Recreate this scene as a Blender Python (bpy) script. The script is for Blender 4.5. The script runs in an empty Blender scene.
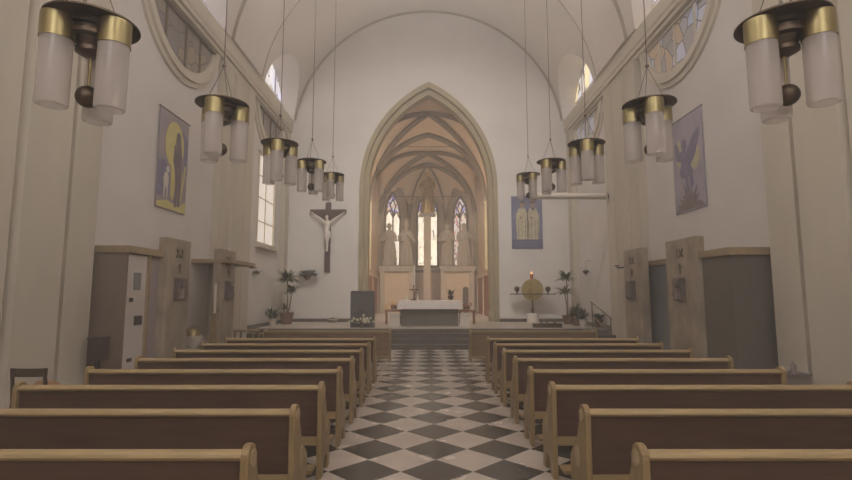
import bpy, bmesh, math, random
from mathutils import Vector, Matrix
random.seed(7)
PI = math.pi
SC = bpy.context.scene
COL = SC.collection

# ------------------------------------------------------------------ materials
def lin(r, g, b):
    f = lambda v: (v/255/12.92) if v/255 <= .04045 else ((v/255+.055)/1.055)**2.4
    return (f(r), f(g), f(b), 1)

def base_mat(name):
    m = bpy.data.materials.new(name); m.use_nodes = True
    nt = m.node_tree; b = nt.nodes['Principled BSDF']
    return m, nt, b

def mat(name, rgb, rough=.6, metal=0, var=.0, scale=4, bump=0, stretch=None, spec=.3, dark=None, detail=4):
    m, nt, b = base_mat(name)
    c = lin(*rgb)
    b.inputs['Base Color'].default_value = c
    b.inputs['Roughness'].default_value = rough
    b.inputs['Metallic'].default_value = metal
    b.inputs['Specular IOR Level'].default_value = spec
    if var or bump:
        tc = nt.nodes.new('ShaderNodeTexCoord'); mp = nt.nodes.new('ShaderNodeMapping')
        nt.links.new(tc.outputs['Object'], mp.inputs[0])
        if stretch: mp.inputs['Scale'].default_value = stretch
        n = nt.nodes.new('ShaderNodeTexNoise'); n.inputs['Scale'].default_value = scale
        n.inputs['Detail'].default_value = detail
        nt.links.new(mp.outputs[0], n.inputs['Vector'])
        if var:
            r = nt.nodes.new('ShaderNodeValToRGB')
            d = lin(*dark) if dark else tuple(x*(1-var) for x in c[:3])+(1,)
            l = tuple(min(1, x*(1+var*.6)) for x in c[:3])+(1,)
            r.color_ramp.elements[0].color = d; r.color_ramp.elements[0].position = .3
            r.color_ramp.elements[1].color = l; r.color_ramp.elements[1].position = .7
            nt.links.new(n.outputs['Fac'], r.inputs['Fac']); nt.links.new(r.outputs[0], b.inputs['Base Color'])
        if bump:
            bp = nt.nodes.new('ShaderNodeBump'); bp.inputs['Strength'].default_value = bump
            bp.inputs['Distance'].default_value = .01
            nt.links.new(n.outputs['Fac'], bp.inputs['Height']); nt.links.new(bp.outputs[0], b.inputs['Normal'])
    return m

def emis(name, rgb, s):
    m, nt, b = base_mat(name)
    b.inputs['Base Color'].default_value = lin(*rgb)
    b.inputs['Emission Color'].default_value = lin(*rgb)
    b.inputs['Emission Strength'].default_value = s
    return m

def stained(name, cols, strength, scale=6, base=(200, 195, 190), soft=.5, stretch=(1, 1, 1)):
    """leaded glass: voronoi cells of colour, lit by the day behind them"""
    m, nt, b = base_mat(name)
    tc = nt.nodes.new('ShaderNodeTexCoord'); mp = nt.nodes.new('ShaderNodeMapping')
    mp.inputs['Scale'].default_value = stretch
    nt.links.new(tc.outputs['Object'], mp.inputs[0])
    v = nt.nodes.new('ShaderNodeTexVoronoi'); v.inputs['Scale'].default_value = scale
    nt.links.new(mp.outputs[0], v.inputs['Vector'])
    sep = nt.nodes.new('ShaderNodeSeparateColor'); nt.links.new(v.outputs['Color'], sep.inputs[0])
    r = nt.nodes.new('ShaderNodeValToRGB'); r.color_ramp.interpolation = 'CONSTANT'
    e = r.color_ramp.elements
    while len(e) < len(cols): e.new(.5)
    for i, cc in enumerate(cols):
        e[i].position = i/len(cols); e[i].color = lin(*cc)
    nt.links.new(sep.outputs[0], r.inputs['Fac'])
    v2 = nt.nodes.new('ShaderNodeTexVoronoi'); v2.feature = 'DISTANCE_TO_EDGE'; v2.inputs['Scale'].default_value = scale
    nt.links.new(mp.outputs[0], v2.inputs['Vector'])
    lt = nt.nodes.new('ShaderNodeMath'); lt.operation = 'GREATER_THAN'; lt.inputs[1].default_value = .035
    nt.links.new(v2.outputs['Distance'], lt.inputs[0])
    mx = nt.nodes.new('ShaderNodeMix'); mx.data_type = 'RGBA'
    mx.inputs['A'].default_value = lin(90, 84, 78)
    nt.links.new(lt.outputs[0], mx.inputs['Factor']); nt.links.new(r.outputs[0], mx.inputs['B'])
    b.inputs['Roughness'].default_value = .3
    nt.links.new(mx.outputs['Result'], b.inputs['Base Color'])
    nt.links.new(mx.outputs['Result'], b.inputs['Emission Color'])
    b.inputs['Emission Strength'].default_value = strength
    return m

M = {}
M['plaster'] = mat('white plaster', (206, 198, 190), .85, var=.05, scale=1.2, bump=.05)
M['vault'] = mat('vault plaster', (210, 200, 190), .85, var=.04, scale=.8)
M['stone'] = mat('pilaster sandstone', (188, 178, 160), .8, var=.09, scale=1.6, stretch=(1, 1, .25), bump=.08)
M['groove'] = mat('joint stone', (150, 134, 112), .85)
M['cornice'] = mat('cornice stone', (196, 186, 168), .8, var=.05, scale=2)
M['archstone'] = mat('arch sandstone', (158, 144, 114), .8, var=.12, scale=1.5, bump=.08)
M['rib'] = mat('rib stone', (112, 97, 78), .8, var=.08, scale=3)
M['choir'] = mat('choir plaster', (198, 174, 146), .85, var=.07, scale=1.2)
M['apse'] = mat('apse plaster', (178, 162, 142), .85, var=.06, scale=1.2)
M['slab'] = mat('travertine', (154, 140, 120), .75, var=.3, scale=2.6, stretch=(1.2, 1.2, .8), bump=.3, detail=10)
M['relief'] = mat('pewter relief', (112, 100, 94), .45, metal=.35, var=.3, scale=12)  # dark mottled tone carries some of the relief's shadows in colour
M['carve'] = mat('shaded carving', (104, 90, 76), .8)  # dark tone puts the carving's shadows into the colour
M['shade_strip'] = mat('vault shade strip', (162, 148, 132), .8)  # darker tone standing in for shade along the vault edges
M['wood'] = mat('honey oak', (142, 120, 84), .42, var=.2, scale=5, stretch=(8, 8, 1.0), bump=.06)
M['woodrail'] = mat('honey oak rail', (158, 136, 98), .38, var=.14, scale=5, stretch=(.7, 8, 8), bump=.05)
M['woodback'] = mat('shaded brown board', (86, 64, 50), .5, var=.2, scale=4, stretch=(.6, 6, 6), bump=.05)  # brown wood; part of the backs' shade is in the colour
M['inlay'] = mat('pale oak inlay', (166, 144, 112), .5)
M['darkwood'] = mat('dark wood', (70, 54, 46), .5, var=.2, scale=6, stretch=(6, 6, 1))
M['trimwood'] = mat('canopy oak', (150, 130, 100), .5, var=.15, scale=5, stretch=(3, 3, 3))
M['redwood'] = mat('reddish brown wood', (140, 92, 72), .55, var=.2, scale=4, stretch=(6, 6, 1))
M['brownpanel'] = mat('brown panel', (120, 104, 90), .6, var=.08, scale=2)
M['whitepaint'] = mat('off white paint', (196, 186, 178), .5)
M['greydoor'] = mat('dark grey door paint', (98, 92, 82), .5, var=.08, scale=2)
M['bluegrey'] = mat('blue grey door paint', (118, 120, 118), .5, var=.06, scale=2)
M['brass'] = mat('brass', (150, 136, 96), .36, metal=1, var=.08, scale=8)
M['brassdark'] = mat('aged brass', (92, 78, 64), .42, metal=1, var=.15, scale=8)
M['gold'] = mat('gilding', (176, 148, 90), .35, metal=.7, var=.25, scale=9)
M['wire'] = mat('cable steel', (112, 98, 88), .6, metal=.2)
M['iron'] = mat('dark iron', (60, 52, 48), .5, metal=.6)
M['statue'] = mat('carved grey wood', (168, 154, 136), .75, var=.2, scale=6, stretch=(2, 2, .5), bump=.2)
M['corpus'] = mat('pale carved figure', (214, 204, 190), .6)
M['crosswood'] = mat('cross wood', (84, 66, 60), .6)
M['cloth'] = mat('white altar cloth', (208, 196, 188), .8, var=.07, scale=14, bump=.15)
M['altarstone'] = mat('dark grey altar stone', (92, 88, 78), .6, var=.1, scale=3)
M['platform'] = mat('pale platform stone', (170, 158, 144), .35, var=.08, scale=3)
M['step'] = mat('dark step stone', (84, 76, 68), .35, var=.12, scale=3)
M['ambo'] = mat('slate ambo', (88, 84, 82), .5, var=.15, scale=3)
M['leaf'] = mat('plant leaves', (98, 100, 66), .5, var=.3, scale=6)
M['leafdark'] = mat('dark plant leaves', (74, 84, 58), .5, var=.3, scale=6)
M['pot'] = mat('terracotta pot', (112, 82, 66), .7)
M['potwhite'] = mat('white pot', (196, 186, 174), .6)
M['flower'] = mat('cream petals', (214, 204, 178), .7)
M['flowery'] = mat('yellow orange petals', (206, 160, 70), .7)
M['flowerr'] = mat('dull red petals', (128, 70, 58), .7)
M['wax'] = mat('white wax', (214, 206, 192), .5)
M['flame'] = emis('candle flame', (255, 176, 104), 3)
M['redglass'] = mat('red glass', (150, 74, 50), .2)
M['chair'] = mat('dark chair wood', (74, 58, 50), .5)
M['chairseat'] = mat('straw seat', (150, 122, 90), .7, var=.2, scale=20)
M['greybox'] = mat('grey plastic', (112, 102, 98), .6)
M['screen'] = mat('ivory tube', (206, 194, 180), .5)
M['bluecloth'] = mat('poster blue', (116, 116, 140), .7, var=.2, scale=3)
M['posterdark'] = mat('poster slate blue', (92, 92, 116), .7)
M['robe'] = mat('poster pale robe', (188, 178, 148), .7, var=.25, scale=8)
M['skin'] = mat('poster skin', (160, 128, 108), .7)
M['hair'] = mat('poster dark hair', (92, 76, 68), .7)
M['bannerl'] = mat('banner mauve grey', (150, 138, 142), .7, var=.12, scale=3)
M['bannerr'] = mat('banner pale violet', (160, 152, 162), .7, var=.15, scale=2)
M['yellow'] = mat('banner yellow', (198, 186, 118), .7, var=.12, scale=5)
M['figbrown'] = mat('banner brown violet', (116, 102, 104), .7, var=.25, scale=6)
M['figviolet'] = mat('banner violet', (124, 118, 140), .7, var=.2, scale=6)
M['figgrey'] = mat('banner grey', (128, 116, 112), .7, var=.2, scale=6)
M['figwhite'] = mat('banner white', (200, 190, 178), .7)

def glass_shade_mat():
    m, nt, b = base_mat('frosted cylinder glass')
    b.inputs['Base Color'].default_value = lin(214, 204, 196)
    b.inputs['Roughness'].default_value = .12
    b.inputs['Specular IOR Level'].default_value = .6
    tr = nt.nodes.new('ShaderNodeBsdfTranslucent'); tr.inputs[0].default_value = lin(214, 204, 196)
    tp = nt.nodes.new('ShaderNodeBsdfTransparent')
    m1 = nt.nodes.new('ShaderNodeMixShader'); m1.inputs[0].default_value = .4
    nt.links.new(b.outputs[0], m1.inputs[1]); nt.links.new(tr.outputs[0], m1.inputs[2])
    m2 = nt.nodes.new('ShaderNodeMixShader'); m2.inputs[0].default_value = .3
    nt.links.new(m1.outputs[0], m2.inputs[1]); nt.links.new(tp.outputs[0], m2.inputs[2])
    nt.links.new(m2.outputs[0], nt.nodes['Material Output'].inputs[0])
    return m
M['shade'] = glass_shade_mat()

def floor_mat():
    m, nt, b = base_mat('checkered marble floor')
    tc = nt.nodes.new('ShaderNodeTexCoord'); mp = nt.nodes.new('ShaderNodeMapping')
    nt.links.new(tc.outputs['Object'], mp.inputs[0])
    mp.inputs['Rotation'].default_value = (0, 0, PI/4)
    ck = nt.nodes.new('ShaderNodeTexChecker'); ck.inputs['Scale'].default_value = 1/TILE
    ck.inputs['Color1'].default_value = lin(74, 71, 67); ck.inputs['Color2'].default_value = lin(190, 178, 166)
    nt.links.new(mp.outputs[0], ck.inputs['Vector'])
    n = nt.nodes.new('ShaderNodeTexNoise'); n.inputs['Scale'].default_value = 3; n.inputs['Detail'].default_value = 6
    nt.links.new(tc.outputs['Object'], n.inputs['Vector'])
    mr = nt.nodes.new('ShaderNodeMapRange'); mr.inputs['To Min'].default_value = .8; mr.inputs['To Max'].default_value = 1.15
    nt.links.new(n.outputs['Fac'], mr.inputs['Value'])
    mx = nt.nodes.new('ShaderNodeMix'); mx.data_type = 'RGBA'; mx.blend_type = 'MULTIPLY'; mx.inputs['Factor'].default_value = 1
    nt.links.new(ck.outputs[0], mx.inputs['A']); nt.links.new(mr.outputs[0], mx.inputs['B'])
    nt.links.new(mx.outputs['Result'], b.inputs['Base Color'])
    mr2 = nt.nodes.new('ShaderNodeMapRange'); mr2.inputs['To Min'].default_value = .16; mr2.inputs['To Max'].default_value = .34
    nt.links.new(n.outputs['Fac'], mr2.inputs['Value']); nt.links.new(mr2.outputs[0], b.inputs['Roughness'])
    b.inputs['Specular IOR Level'].default_value = .5
    return m
TILE = .476
M['floor'] = floor_mat()

# ------------------------------------------------------------------ mesh helpers
def tag(o, label=None, cat=None, group=None, kind=None):
    if label: o['label'] = label
    if cat: o['category'] = cat
    if group: o['group'] = group
    if kind: o['kind'] = kind
    return o

def empty(name, loc, rz=0, label=None, cat=None, group=None):
    o = bpy.data.objects.new(name, None); COL.objects.link(o)
    o.empty_display_size = .1
    o.location = loc; o.rotation_euler = (0, 0, rz)
    return tag(o, label, cat, group)

def copy_tree(o, parent=None):
    kids = list(o.children)
    c = o.copy(); COL.objects.link(c); c.parent = parent
    for ch in kids: copy_tree(ch, c)
    return c

class MB:
    def __init__(s): s.v = []; s.f = []; s.sm = []
    def add(s, vs, fs, smooth=False):
        n = len(s.v); s.v += [tuple(v) for v in vs]
        for f in fs: s.f.append([i+n for i in f]); s.sm.append(smooth)
        return s
    def box(s, x0, x1, y0, y1, z0, z1):
        vs = [(x, y, z) for z in (z0, z1) for y in (y0, y1) for x in (x0, x1)]
        return s.add(vs, [(0, 2, 3, 1), (4, 5, 7, 6), (0, 1, 5, 4), (2, 6, 7, 3), (0, 4, 6, 2), (1, 3, 7, 5)])
    def cbox(s, c, size, rz=0):
        hx, hy, hz = size[0]/2, size[1]/2, size[2]/2
        R = Matrix.Rotation(rz, 3, 'Z')
        vs = [Vector(c)+R @ Vector((x, y, z)) for z in (-hz, hz) for y in (-hy, hy) for x in (-hx, hx)]
        return s.add(vs, [(0, 2, 3, 1), (4, 5, 7, 6), (0, 1, 5, 4), (2, 6, 7, 3), (0, 4, 6, 2), (1, 3, 7, 5)])
    def prism(s, poly, axis, a, b, smooth=False):
        """poly = 2-D outline; axis x: (y,z), y: (x,z), z: (x,y); extruded a..b"""
        def P(p, t):
            return {'x': (t, p[0], p[1]), 'y': (p[0], t, p[1]), 'z': (p[0], p[1], t)}[axis]
        n = len(poly)
        vs = [P(p, a) for p in poly]+[P(p, b) for p in poly]
        fs = [list(range(n))[::-1], list(range(n, 2*n))]
        s.add(vs, fs)
        k = len(s.v)-2*n
        for i in range(n):
            j = (i+1) % n
            s.f.append([k+i, k+j, k+n+j, k+n+i]); s.sm.append(smooth)
        return s
    def strip(s, outer, inner, axis, a, b, smooth=False, closed=False):
        """ring between two outlines of the same length, extruded a..b"""
        def P(p, t):
            return {'x': (t, p[0], p[1]), 'y': (p[0], t, p[1]), 'z': (p[0], p[1], t)}[axis]
        n = len(outer); vs = []
        for t in (a, b):
            vs += [P(p, t) for p in outer]+[P(p, t) for p in inner]
        fs = []
        ff = []
        for i in range(n if closed else n-1):
            j = (i+1) % n
            ff += [(i, j, n+j, n+i), (2*n+i, 3*n+i, 3*n+j, 2*n+j)]
            fs += [(i, 2*n+i, 2*n+j, j), (n+i, n+j, 3*n+j, 3*n+i)]
        if not closed:
            ff += [(0, n, 3*n, 2*n), (n-1, 2*n-1, 4*n-1, 3*n-1)]
        s.add(vs, fs, smooth); k = len(s.v)-len(vs)
        for f in ff: s.f.append([q+k for q in f]); s.sm.append(False)
        return s
    def tube(s, pts, r, n=8, caps=True):
        pts = [Vector(p) for p in pts]
        rs = r if isinstance(r, (list, tuple)) else [r]*len(pts)
        k = len(s.v); vs = []
        for i, p in enumerate(pts):
            a = pts[max(0, i-1)]; b = pts[min(len(pts)-1, i+1)]
            t = (b-a).normalized()
            up = Vector((0, 0, 1)) if abs(t.z) < .9 else Vector((1, 0, 0))
            u = t.cross(up).normalized(); w = t.cross(u)
            for q in range(n):
                an = 2*PI*q/n
                vs.append(p+(u*math.cos(an)+w*math.sin(an))*rs[i])
        fs = []
        for i in range(len(pts)-1):
            for q in range(n):
                q2 = (q+1) % n
                fs.append((i*n+q, i*n+q2, (i+1)*n+q2, (i+1)*n+q))
        s.add(vs, fs, True)
        if caps:
            s.f.append([k+q for q in range(n)][::-1]); s.sm.append(False)
            s.f.append([k+(len(pts)-1)*n+q for q in range(n)]); s.sm.append(False)
        return s
    def lathe(s, prof, c=(0, 0, 0), n=24, sx=1, sy=1, smooth=True):
        vs = []; m = len(prof)
        for (r, z) in prof:
            for q in range(n):
                an = 2*PI*q/n
                vs.append((c[0]+r*sx*math.cos(an), c[1]+r*sy*math.sin(an), c[2]+z))
        fs = [(i*n+q, i*n+(q+1) % n, (i+1)*n+(q+1) % n, (i+1)*n+q) for i in range(m-1) for q in range(n)]
        s.add(vs, fs, smooth)
        k = len(s.v)-m*n
        if prof[0][0] > 1e-5: s.f.append([k+q for q in range(n)][::-1]); s.sm.append(False)
        if prof[-1][0] > 1e-5: s.f.append([k+(m-1)*n+q for q in range(n)]); s.sm.append(False)
        return s
    def ball(s, c, r, n=14, sx=1, sy=1, sz=1):
        m = n//2
        return s.lathe([(r*math.sin(PI*i/m), -r*math.cos(PI*i/m)*sz) for i in range(m+1)], c, n, sx, sy)
    def rings(s, rings, smooth=True, caps=True):
        n = len(rings[0]); k = len(s.v); vs = [p for r in rings for p in r]
        fs = [(i*n+q, i*n+(q+1) % n, (i+1)*n+(q+1) % n, (i+1)*n+q) for i in range(len(rings)-1) for q in range(n)]
        s.add(vs, fs, smooth)
        if caps:
            s.f.append([k+q for q in range(n)][::-1]); s.sm.append(False)
            s.f.append([k+(len(rings)-1)*n+q for q in range(n)]); s.sm.append(False)
        return s
    def build(s, name, m, parent=None, bevel=0, loc=None):
        me = bpy.data.meshes.new(name)
        me.from_pydata([tuple(v) for v in s.v], [], s.f)
        for i, p in enumerate(me.polygons): p.use_smooth = s.sm[i]
        bm = bmesh.new(); bm.from_mesh(me)
        bmesh.ops.remove_doubles(bm, verts=bm.verts, dist=1e-5)
        bmesh.ops.recalc_face_normals(bm, faces=bm.faces)
        bm.to_mesh(me); bm.free()
        me.materials.append(m)
        if any(s.sm): me.set_sharp_from_angle(angle=math.radians(42))
        o = bpy.data.objects.new(name, me); COL.objects.link(o)
        if parent: o.parent = parent
        if loc: o.location = loc
        if bevel:
            b = o.modifiers.new('bevel', 'BEVEL'); b.width = bevel; b.segments = 2; b.limit_method = 'ANGLE'
        return o

def struct(name, mb, m, **k): return tag(mb.build(name, m, **k), kind='structure')

def boolean(o, cutters):
    """cut real openings (evaluated once, cutter meshes removed)"""
    for mb in cutters:
        c = mb.build('cutter', M['plaster'])
        md = o.modifiers.new('cut', 'BOOLEAN'); md.operation = 'DIFFERENCE'; md.object = c; md.solver = 'EXACT'
        bpy.context.view_layer.update()
        dg = bpy.context.evaluated_depsgraph_get()
        me = bpy.data.meshes.new_from_object(o.evaluated_get(dg))
        o.modifiers.clear(); o.data = me
        bpy.data.objects.remove(c)

HAZE = .013
UP, UPE = 26, 8
# ------------------------------------------------------------------ camera
CAMX, CAMZ = -.10, 1.65
cam = bpy.data.cameras.new('camera'); co = bpy.data.objects.new('camera', cam); COL.objects.link(co)
cam.sensor_width = 36; cam.lens = 495/852*36; cam.clip_end = 200
co.location = (CAMX, 0, CAMZ); co.rotation_euler = (PI/2+math.atan(53/495), 0, 0)
SC.camera = co

# ------------------------------------------------------------------ nave shell
YW, YE = -9.0, 19.1          # west and east ends
XP, XB = 5.46, 5.66          # pilaster face, bay wall face
ZC0, ZC1 = 7.87, 8.48        # cornice
R, ZV = 5.4, 7.7             # nave vault
BAYS = [(-8.0, -5.2+3.1), (1.15, 5.70), (7.97, 12.7), (15.0, 18.62)]
BAYS[0] = (-6.0, -1.15)

struct('floor', MB().box(-6.6, 6.6, YW-.5, 19.8, -.2, 0), M['floor'])
# shift the checker so a dark diamond column sits right of the camera axis
mpn = [n for n in M['floor'].node_tree.nodes if n.type == 'MAPPING'][0]
mpn.inputs['Location'].default_value = (-.177, .177, 0)

def plan_profile(sgn):
    pts = [(sgn*6.4, YW), (sgn*XP, YW)]
    def pil(y0, y1):               # pilaster with two narrow joints and a shaft standing a little forward
        g = .07
        w = y1-y0
        a, b = y0+w*.29, y1-w*.29
        out = [(XP, y0), (XP, a-g), (XP+.07, a-g), (XP+.07, a+g), (XP-.05, a+g+.02), (XP-.05, b-g-.02), (XP+.07, b-g), (XP+.07, b+g), (XP, b+g), (XP, y1)]
        return out
    y = YW
    for i, (a, b) in enumerate(BAYS):
        if i > 0:
            for (x, yy) in pil(BAYS[i-1][1], a): pts.append((sgn*x, yy))
        else: pts.append((sgn*XP, a))
        pts += [(sgn*XB, a), (sgn*XB, b)]
    pts += [(sgn*XP, BAYS[-1][1]), (sgn*XP, YE+.6), (sgn*6.4, YE+.6)]
    return pts


for sgn, nm in ((-1, 'left'), (1, 'right')):
    w = struct('wall_'+nm, MB().box(min(sgn*XB, sgn*6.4), max(sgn*XB, sgn*6.4), YW, YE+.6, 0, ZC0), M['plaster'])
    if sgn < 0:
        boolean(w, [MB().box(-5.95, -5.3, 16.15, 17.95, 3.35, 6.35)])
    k = 0
    spans = [(YW, BAYS[0][0])]+[(BAYS[i][1], BAYS[i+1][0]) for i in range(3)]+[(BAYS[3][1], YE)]
    for i, (a, b) in enumerate(spans):
        mb = MB()
        xo = sgn*(XB+.0)
        if 0 < i < 4:
            g = .05; wd = b-a; p, q = a+wd*.29, b-wd*.29
            prof = [(xo, a), (sgn*XP, a), (sgn*XP, p-g), (sgn*(XP+.08), p-g), (sgn*(XP+.08), p+g), (sgn*(XP-.04), p+g+.03),
                    (sgn*(XP-.04), q-g-.03), (sgn*(XP+.08), q-g), (sgn*(XP+.08), q+g), (sgn*XP, q+g), (sgn*XP, b), (xo, b)]
            mb.prism(prof, 'z', 0, ZC0)
        else:
            mb.box(min(xo, sgn*XP), max(xo, sgn*XP), a, b, 0, ZC0)
        struct('trim_%d' % (10*(1 if sgn < 0 else 2)+i), mb, M['stone'])
    # cornice with a stepped soffit
    x0 = 5.38
    prof = [(sgn*6.4, ZC0), (sgn*(x0+.10), ZC0), (sgn*(x0+.10), ZC0+.10), (sgn*(x0+.03), ZC0+.10), (sgn*(x0+.03), ZC0+.2), (sgn*x0, ZC0+.24), (sgn*x0, ZC1), (sgn*6.4, ZC1)]
    struct('trim_%d' % (30+(sgn > 0)), MB().prism(prof, 'y', YW, YE), M['cornice'])

# vault (a thick shell, openings cut through it)
a0 = math.asin((ZC1-ZV)/R)
N = 56
arc = [(R*math.cos(a0+(PI-2*a0)*i/N), ZV+R*math.sin(a0+(PI-2*a0)*i/N)) for i in range(N+1)]
outline = [(6.7, ZC1)]+[(6.7, 13.6), (-6.7, 13.6), (-6.7, ZC1)]
vm = MB()
poly = arc[::-1]+[(6.7, ZC1), (6.7, 13.6), (-6.7, 13.6), (-6.7, ZC1)]
# arc reversed runs left -> right, outline closes over the top
poly = arc[::-1]+outline
vm.prism(poly, 'y', YW, YE, smooth=True)
ceil = struct('ceiling', vm, M['vault'])
for p in ceil.data.polygons:
    p.use_smooth = abs(p.normal.y) < .5 and abs(p.center.x) < 5.5 and p.center.z < 13.3
VW = [(-3.6, 1.85), (3.46, 1.85), (10.38, 1.85), (17.25, 1.78)]
def arch_poly(c, r, z0=ZC1+.0, zc=8.4, n=20, k=.96):
    return [(c-r, z0)]+[(c-r*math.cos(PI*i/n), zc+r*k*math.sin(PI*i/n)) for i in range(1, n)]+[(c+r, z0)]
boolean(ceil, [MB().prism(arch_poly(c, r), 'x', -5.86, -2.5) for c, r in VW]+[MB().prism(arch_poly(c, r), 'x', 2.5, 5.86) for c, r in VW])
# transverse arches standing a little proud of the vault
Nn = 48
for i, (y0, y1) in enumerate([(5.85, 8.0), (12.72, 15.0), (-1.1, 1.1)]):
    o_ = [((R+.05)*math.cos(a0+(PI-2*a0)*j/Nn), ZV+(R+.05)*math.sin(a0+(PI-2*a0)*j/Nn)) for j in range(Nn+1)]
    i_ = [((R-.06)*math.cos(a0+(PI-2*a0)*j/Nn), ZV+(R-.06)*math.sin(a0+(PI-2*a0)*j/Nn)) for j in range(Nn+1)]
    o = struct('trim_%d' % (40+i), MB().strip(o_, i_, 'y', y0, y1, smooth=False), M['vault'])

def shade_strip(k, y0, y1, r0, r1):  # thin dark strips added as shade lines where the vault edges meet
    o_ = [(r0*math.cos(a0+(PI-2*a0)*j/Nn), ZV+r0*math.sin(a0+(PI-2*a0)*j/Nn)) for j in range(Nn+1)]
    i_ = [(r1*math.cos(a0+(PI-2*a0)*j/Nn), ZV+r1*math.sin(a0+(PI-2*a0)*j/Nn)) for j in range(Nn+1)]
    struct('trim_%d' % k, MB().strip(o_, i_, 'y', y0, y1), M['shade_strip'])
shade_strip(44, YE-.05, YE, R+.02, R-.07); shade_strip(45, 15.0, 15.04, R+.02, R-.08); shade_strip(46, 12.68, 12.72, R+.02, R-.08); shade_strip(47, 8.0, 8.04, R+.02, R-.08)
# west wall behind the camera with a large window added as an unseen light
struct('wall_west', MB().box(-6.6, 6.6, YW-.5, YW, 0, 13.6), M['plaster'])
DAY = emis('daylight window glass', (250, 250, 255), 20.0)
WEST_FILL = emis('west fill glow', (250, 250, 255), 4)
DAYV = stained('pale clerestory glass', [(206, 204, 220), (214, 208, 206), (196, 198, 218), (222, 206, 160), (216, 210, 206)], 1.3, scale=2.2, stretch=(1, 1, .5))
win_n = [0]
def window(glass, gm, frame=None, fm=None, nm=None):
    win_n[0] += 1
    r = empty('window_%d' % win_n[0], (0, 0, 0)); r['kind'] = 'structure'
    glass.build('glass', gm, r)
    if frame: frame.build('window_frame', fm or M['cornice'], r)
    return r
# added west window, unseen source of fill light
window(MB().prism(arch_poly(0, 2.6, z0=5.2, zc=8.2, k=1), 'y', YW+.02, YW+.06), WEST_FILL,
       MB().strip(arch_poly(0, 2.8, z0=5.0, zc=8.2, k=1), arch_poly(0, 2.6, z0=5.2, zc=8.2, k=1), 'y', YW, YW+.1))
for c, r in VW:
    for sgn in (-1, 1):
        vis = c > 8
        fr = MB()
        for yy in (-.62, .62):
            fr.box(min(sgn*5.74, sgn*5.79), max(sgn*5.74, sgn*5.79), c+yy-.035, c+yy+.035, ZC1, 8.4+math.sqrt(r*r-.62**2)*.95)
        fr.box(min(sgn*5.74, sgn*5.79), max(sgn*5.74, sgn*5.79), c-r, c+r, 9.0, 9.05)
        window(MB().prism(arch_poly(c, r-.01), 'x', sgn*5.80, sgn*5.84), DAYV if vis else DAY, fr, M['vault'])

# east wall with the pointed chancel arch
def pointed(w, zs, H, n=16, z0=0):
    Rr = (w*w+H*H)/(2*w)
    def zz(x): return zs+math.sqrt(max(0, Rr*Rr-(x+Rr-w)**2))
    A = math.acos((Rr-w)/Rr)
    right = [(-(Rr-w)+Rr*math.cos(A*i/n), zs+Rr*math.sin(A*i/n)) for i in range(n+1)]
    left = [(-x, z) for x, z in right[::-1]]
    return [(w, z0)]+right+left[1:]+[(-w, z0)]
PZ = .56                                             # platform height
e = struct('wall_east', MB().box(-6.4, 6.4, YE, YE+.6, 0, 13.6), M['plaster'])
boolean(e, [MB().prism(pointed(2.56, 5.8, 4.08), 'y', YE-.2, YE+.9)])
mo = MB()
mo.strip(pointed(2.70, 5.8, 4.27), pointed(2.53, 5.8, 4.04), 'y', YE-.06, YE+.7)
mo.strip(pointed(2.56, 5.8, 4.08), pointed(2.36, 5.8, 3.80), 'y', YE+.12, YE+.62)
struct('trim_50', mo, M['archstone'])

# chancel platform, steps
struct('floor_chancel', MB().box(-5.66, 5.66, 15.62, 32.2, 0, PZ-.0), M['platform'])
for i in range(3):
    struct('trim_%d' % (60+i), MB().box(-5.66, 4.6, 14.72+.3*i, 15.62, 0.0+.14*i, .14*(i+1)), M['step'])
struct('trim_63', MB().box(-5.5, 5.5, 15.60, 15.62, 0.42, PZ-.025), M['step'])
struct('baseboard_east', MB().box(-5.45, -2.68, YE-.03, YE, PZ, PZ+.12).box(2.68, 5.45, YE-.03, YE, PZ, PZ+.12), M['step'])
struct('baseboard_left', MB().box(-5.45, -5.41, 15.0, YE, PZ, PZ+.12), M['step'])
struct('baseboard_right', MB().box(5.41, 5.45, 15.0, YE, PZ, PZ+.12), M['step'])

# ------------------------------------------------------------------ chancel
CW = 2.85; ZS = 6.1; CH = 3.6; YC0 = YE+.6
Rr = (CW*CW+CH*CH)/(2*CW)
def prof(t):
    t = min(1, max(0, t)); return math.sqrt(max(0, Rr*Rr-(t*CW+Rr-CW)**2))
HK = [(19.0, 3.62), (21.7, 3.62), (23.7, 3.28), (26.15, 3.05), (28.6, 3.1), (40, 3.1)]
def hf(y):
    for (a, p), (b, q) in zip(HK, HK[1:]):
        if y <= b: return (p+(q-p)*max(0, y-a)/(b-a))/CH
    return 3.1/CH
struct('wall_choir_left', MB().box(-CW-.4, -CW, YC0-.1, 28.6, 0, 9.9), M['choir'])
struct('wall_choir_right', MB().box(CW, CW+.4, YC0-.1, 28.6, 0, 9.9), M['choir'])
B0 = [(19.72, 23.7), (23.7, 28.6)]
vb = MB(); nx, ny = 25, 25
for (y0, y1) in B0:
    vs = []; fs = []
    for j in range(ny):
        for i in range(nx):
            tx = -1+2*i/(nx-1); ty = -1+2*j/(ny-1)
            y = y0+(y1-y0)*(ty+1)/2
            z = ZS+max(prof(abs(tx)), prof(abs(ty)))*hf(y)+.12
            vs.append((tx*CW, y, z))
    for j in range(ny-1):
        for i in range(nx-1):
            k = j*nx+i; fs.append((k, k+1, k+nx+1, k+nx))
    vb.add(vs, fs, True)
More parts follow.
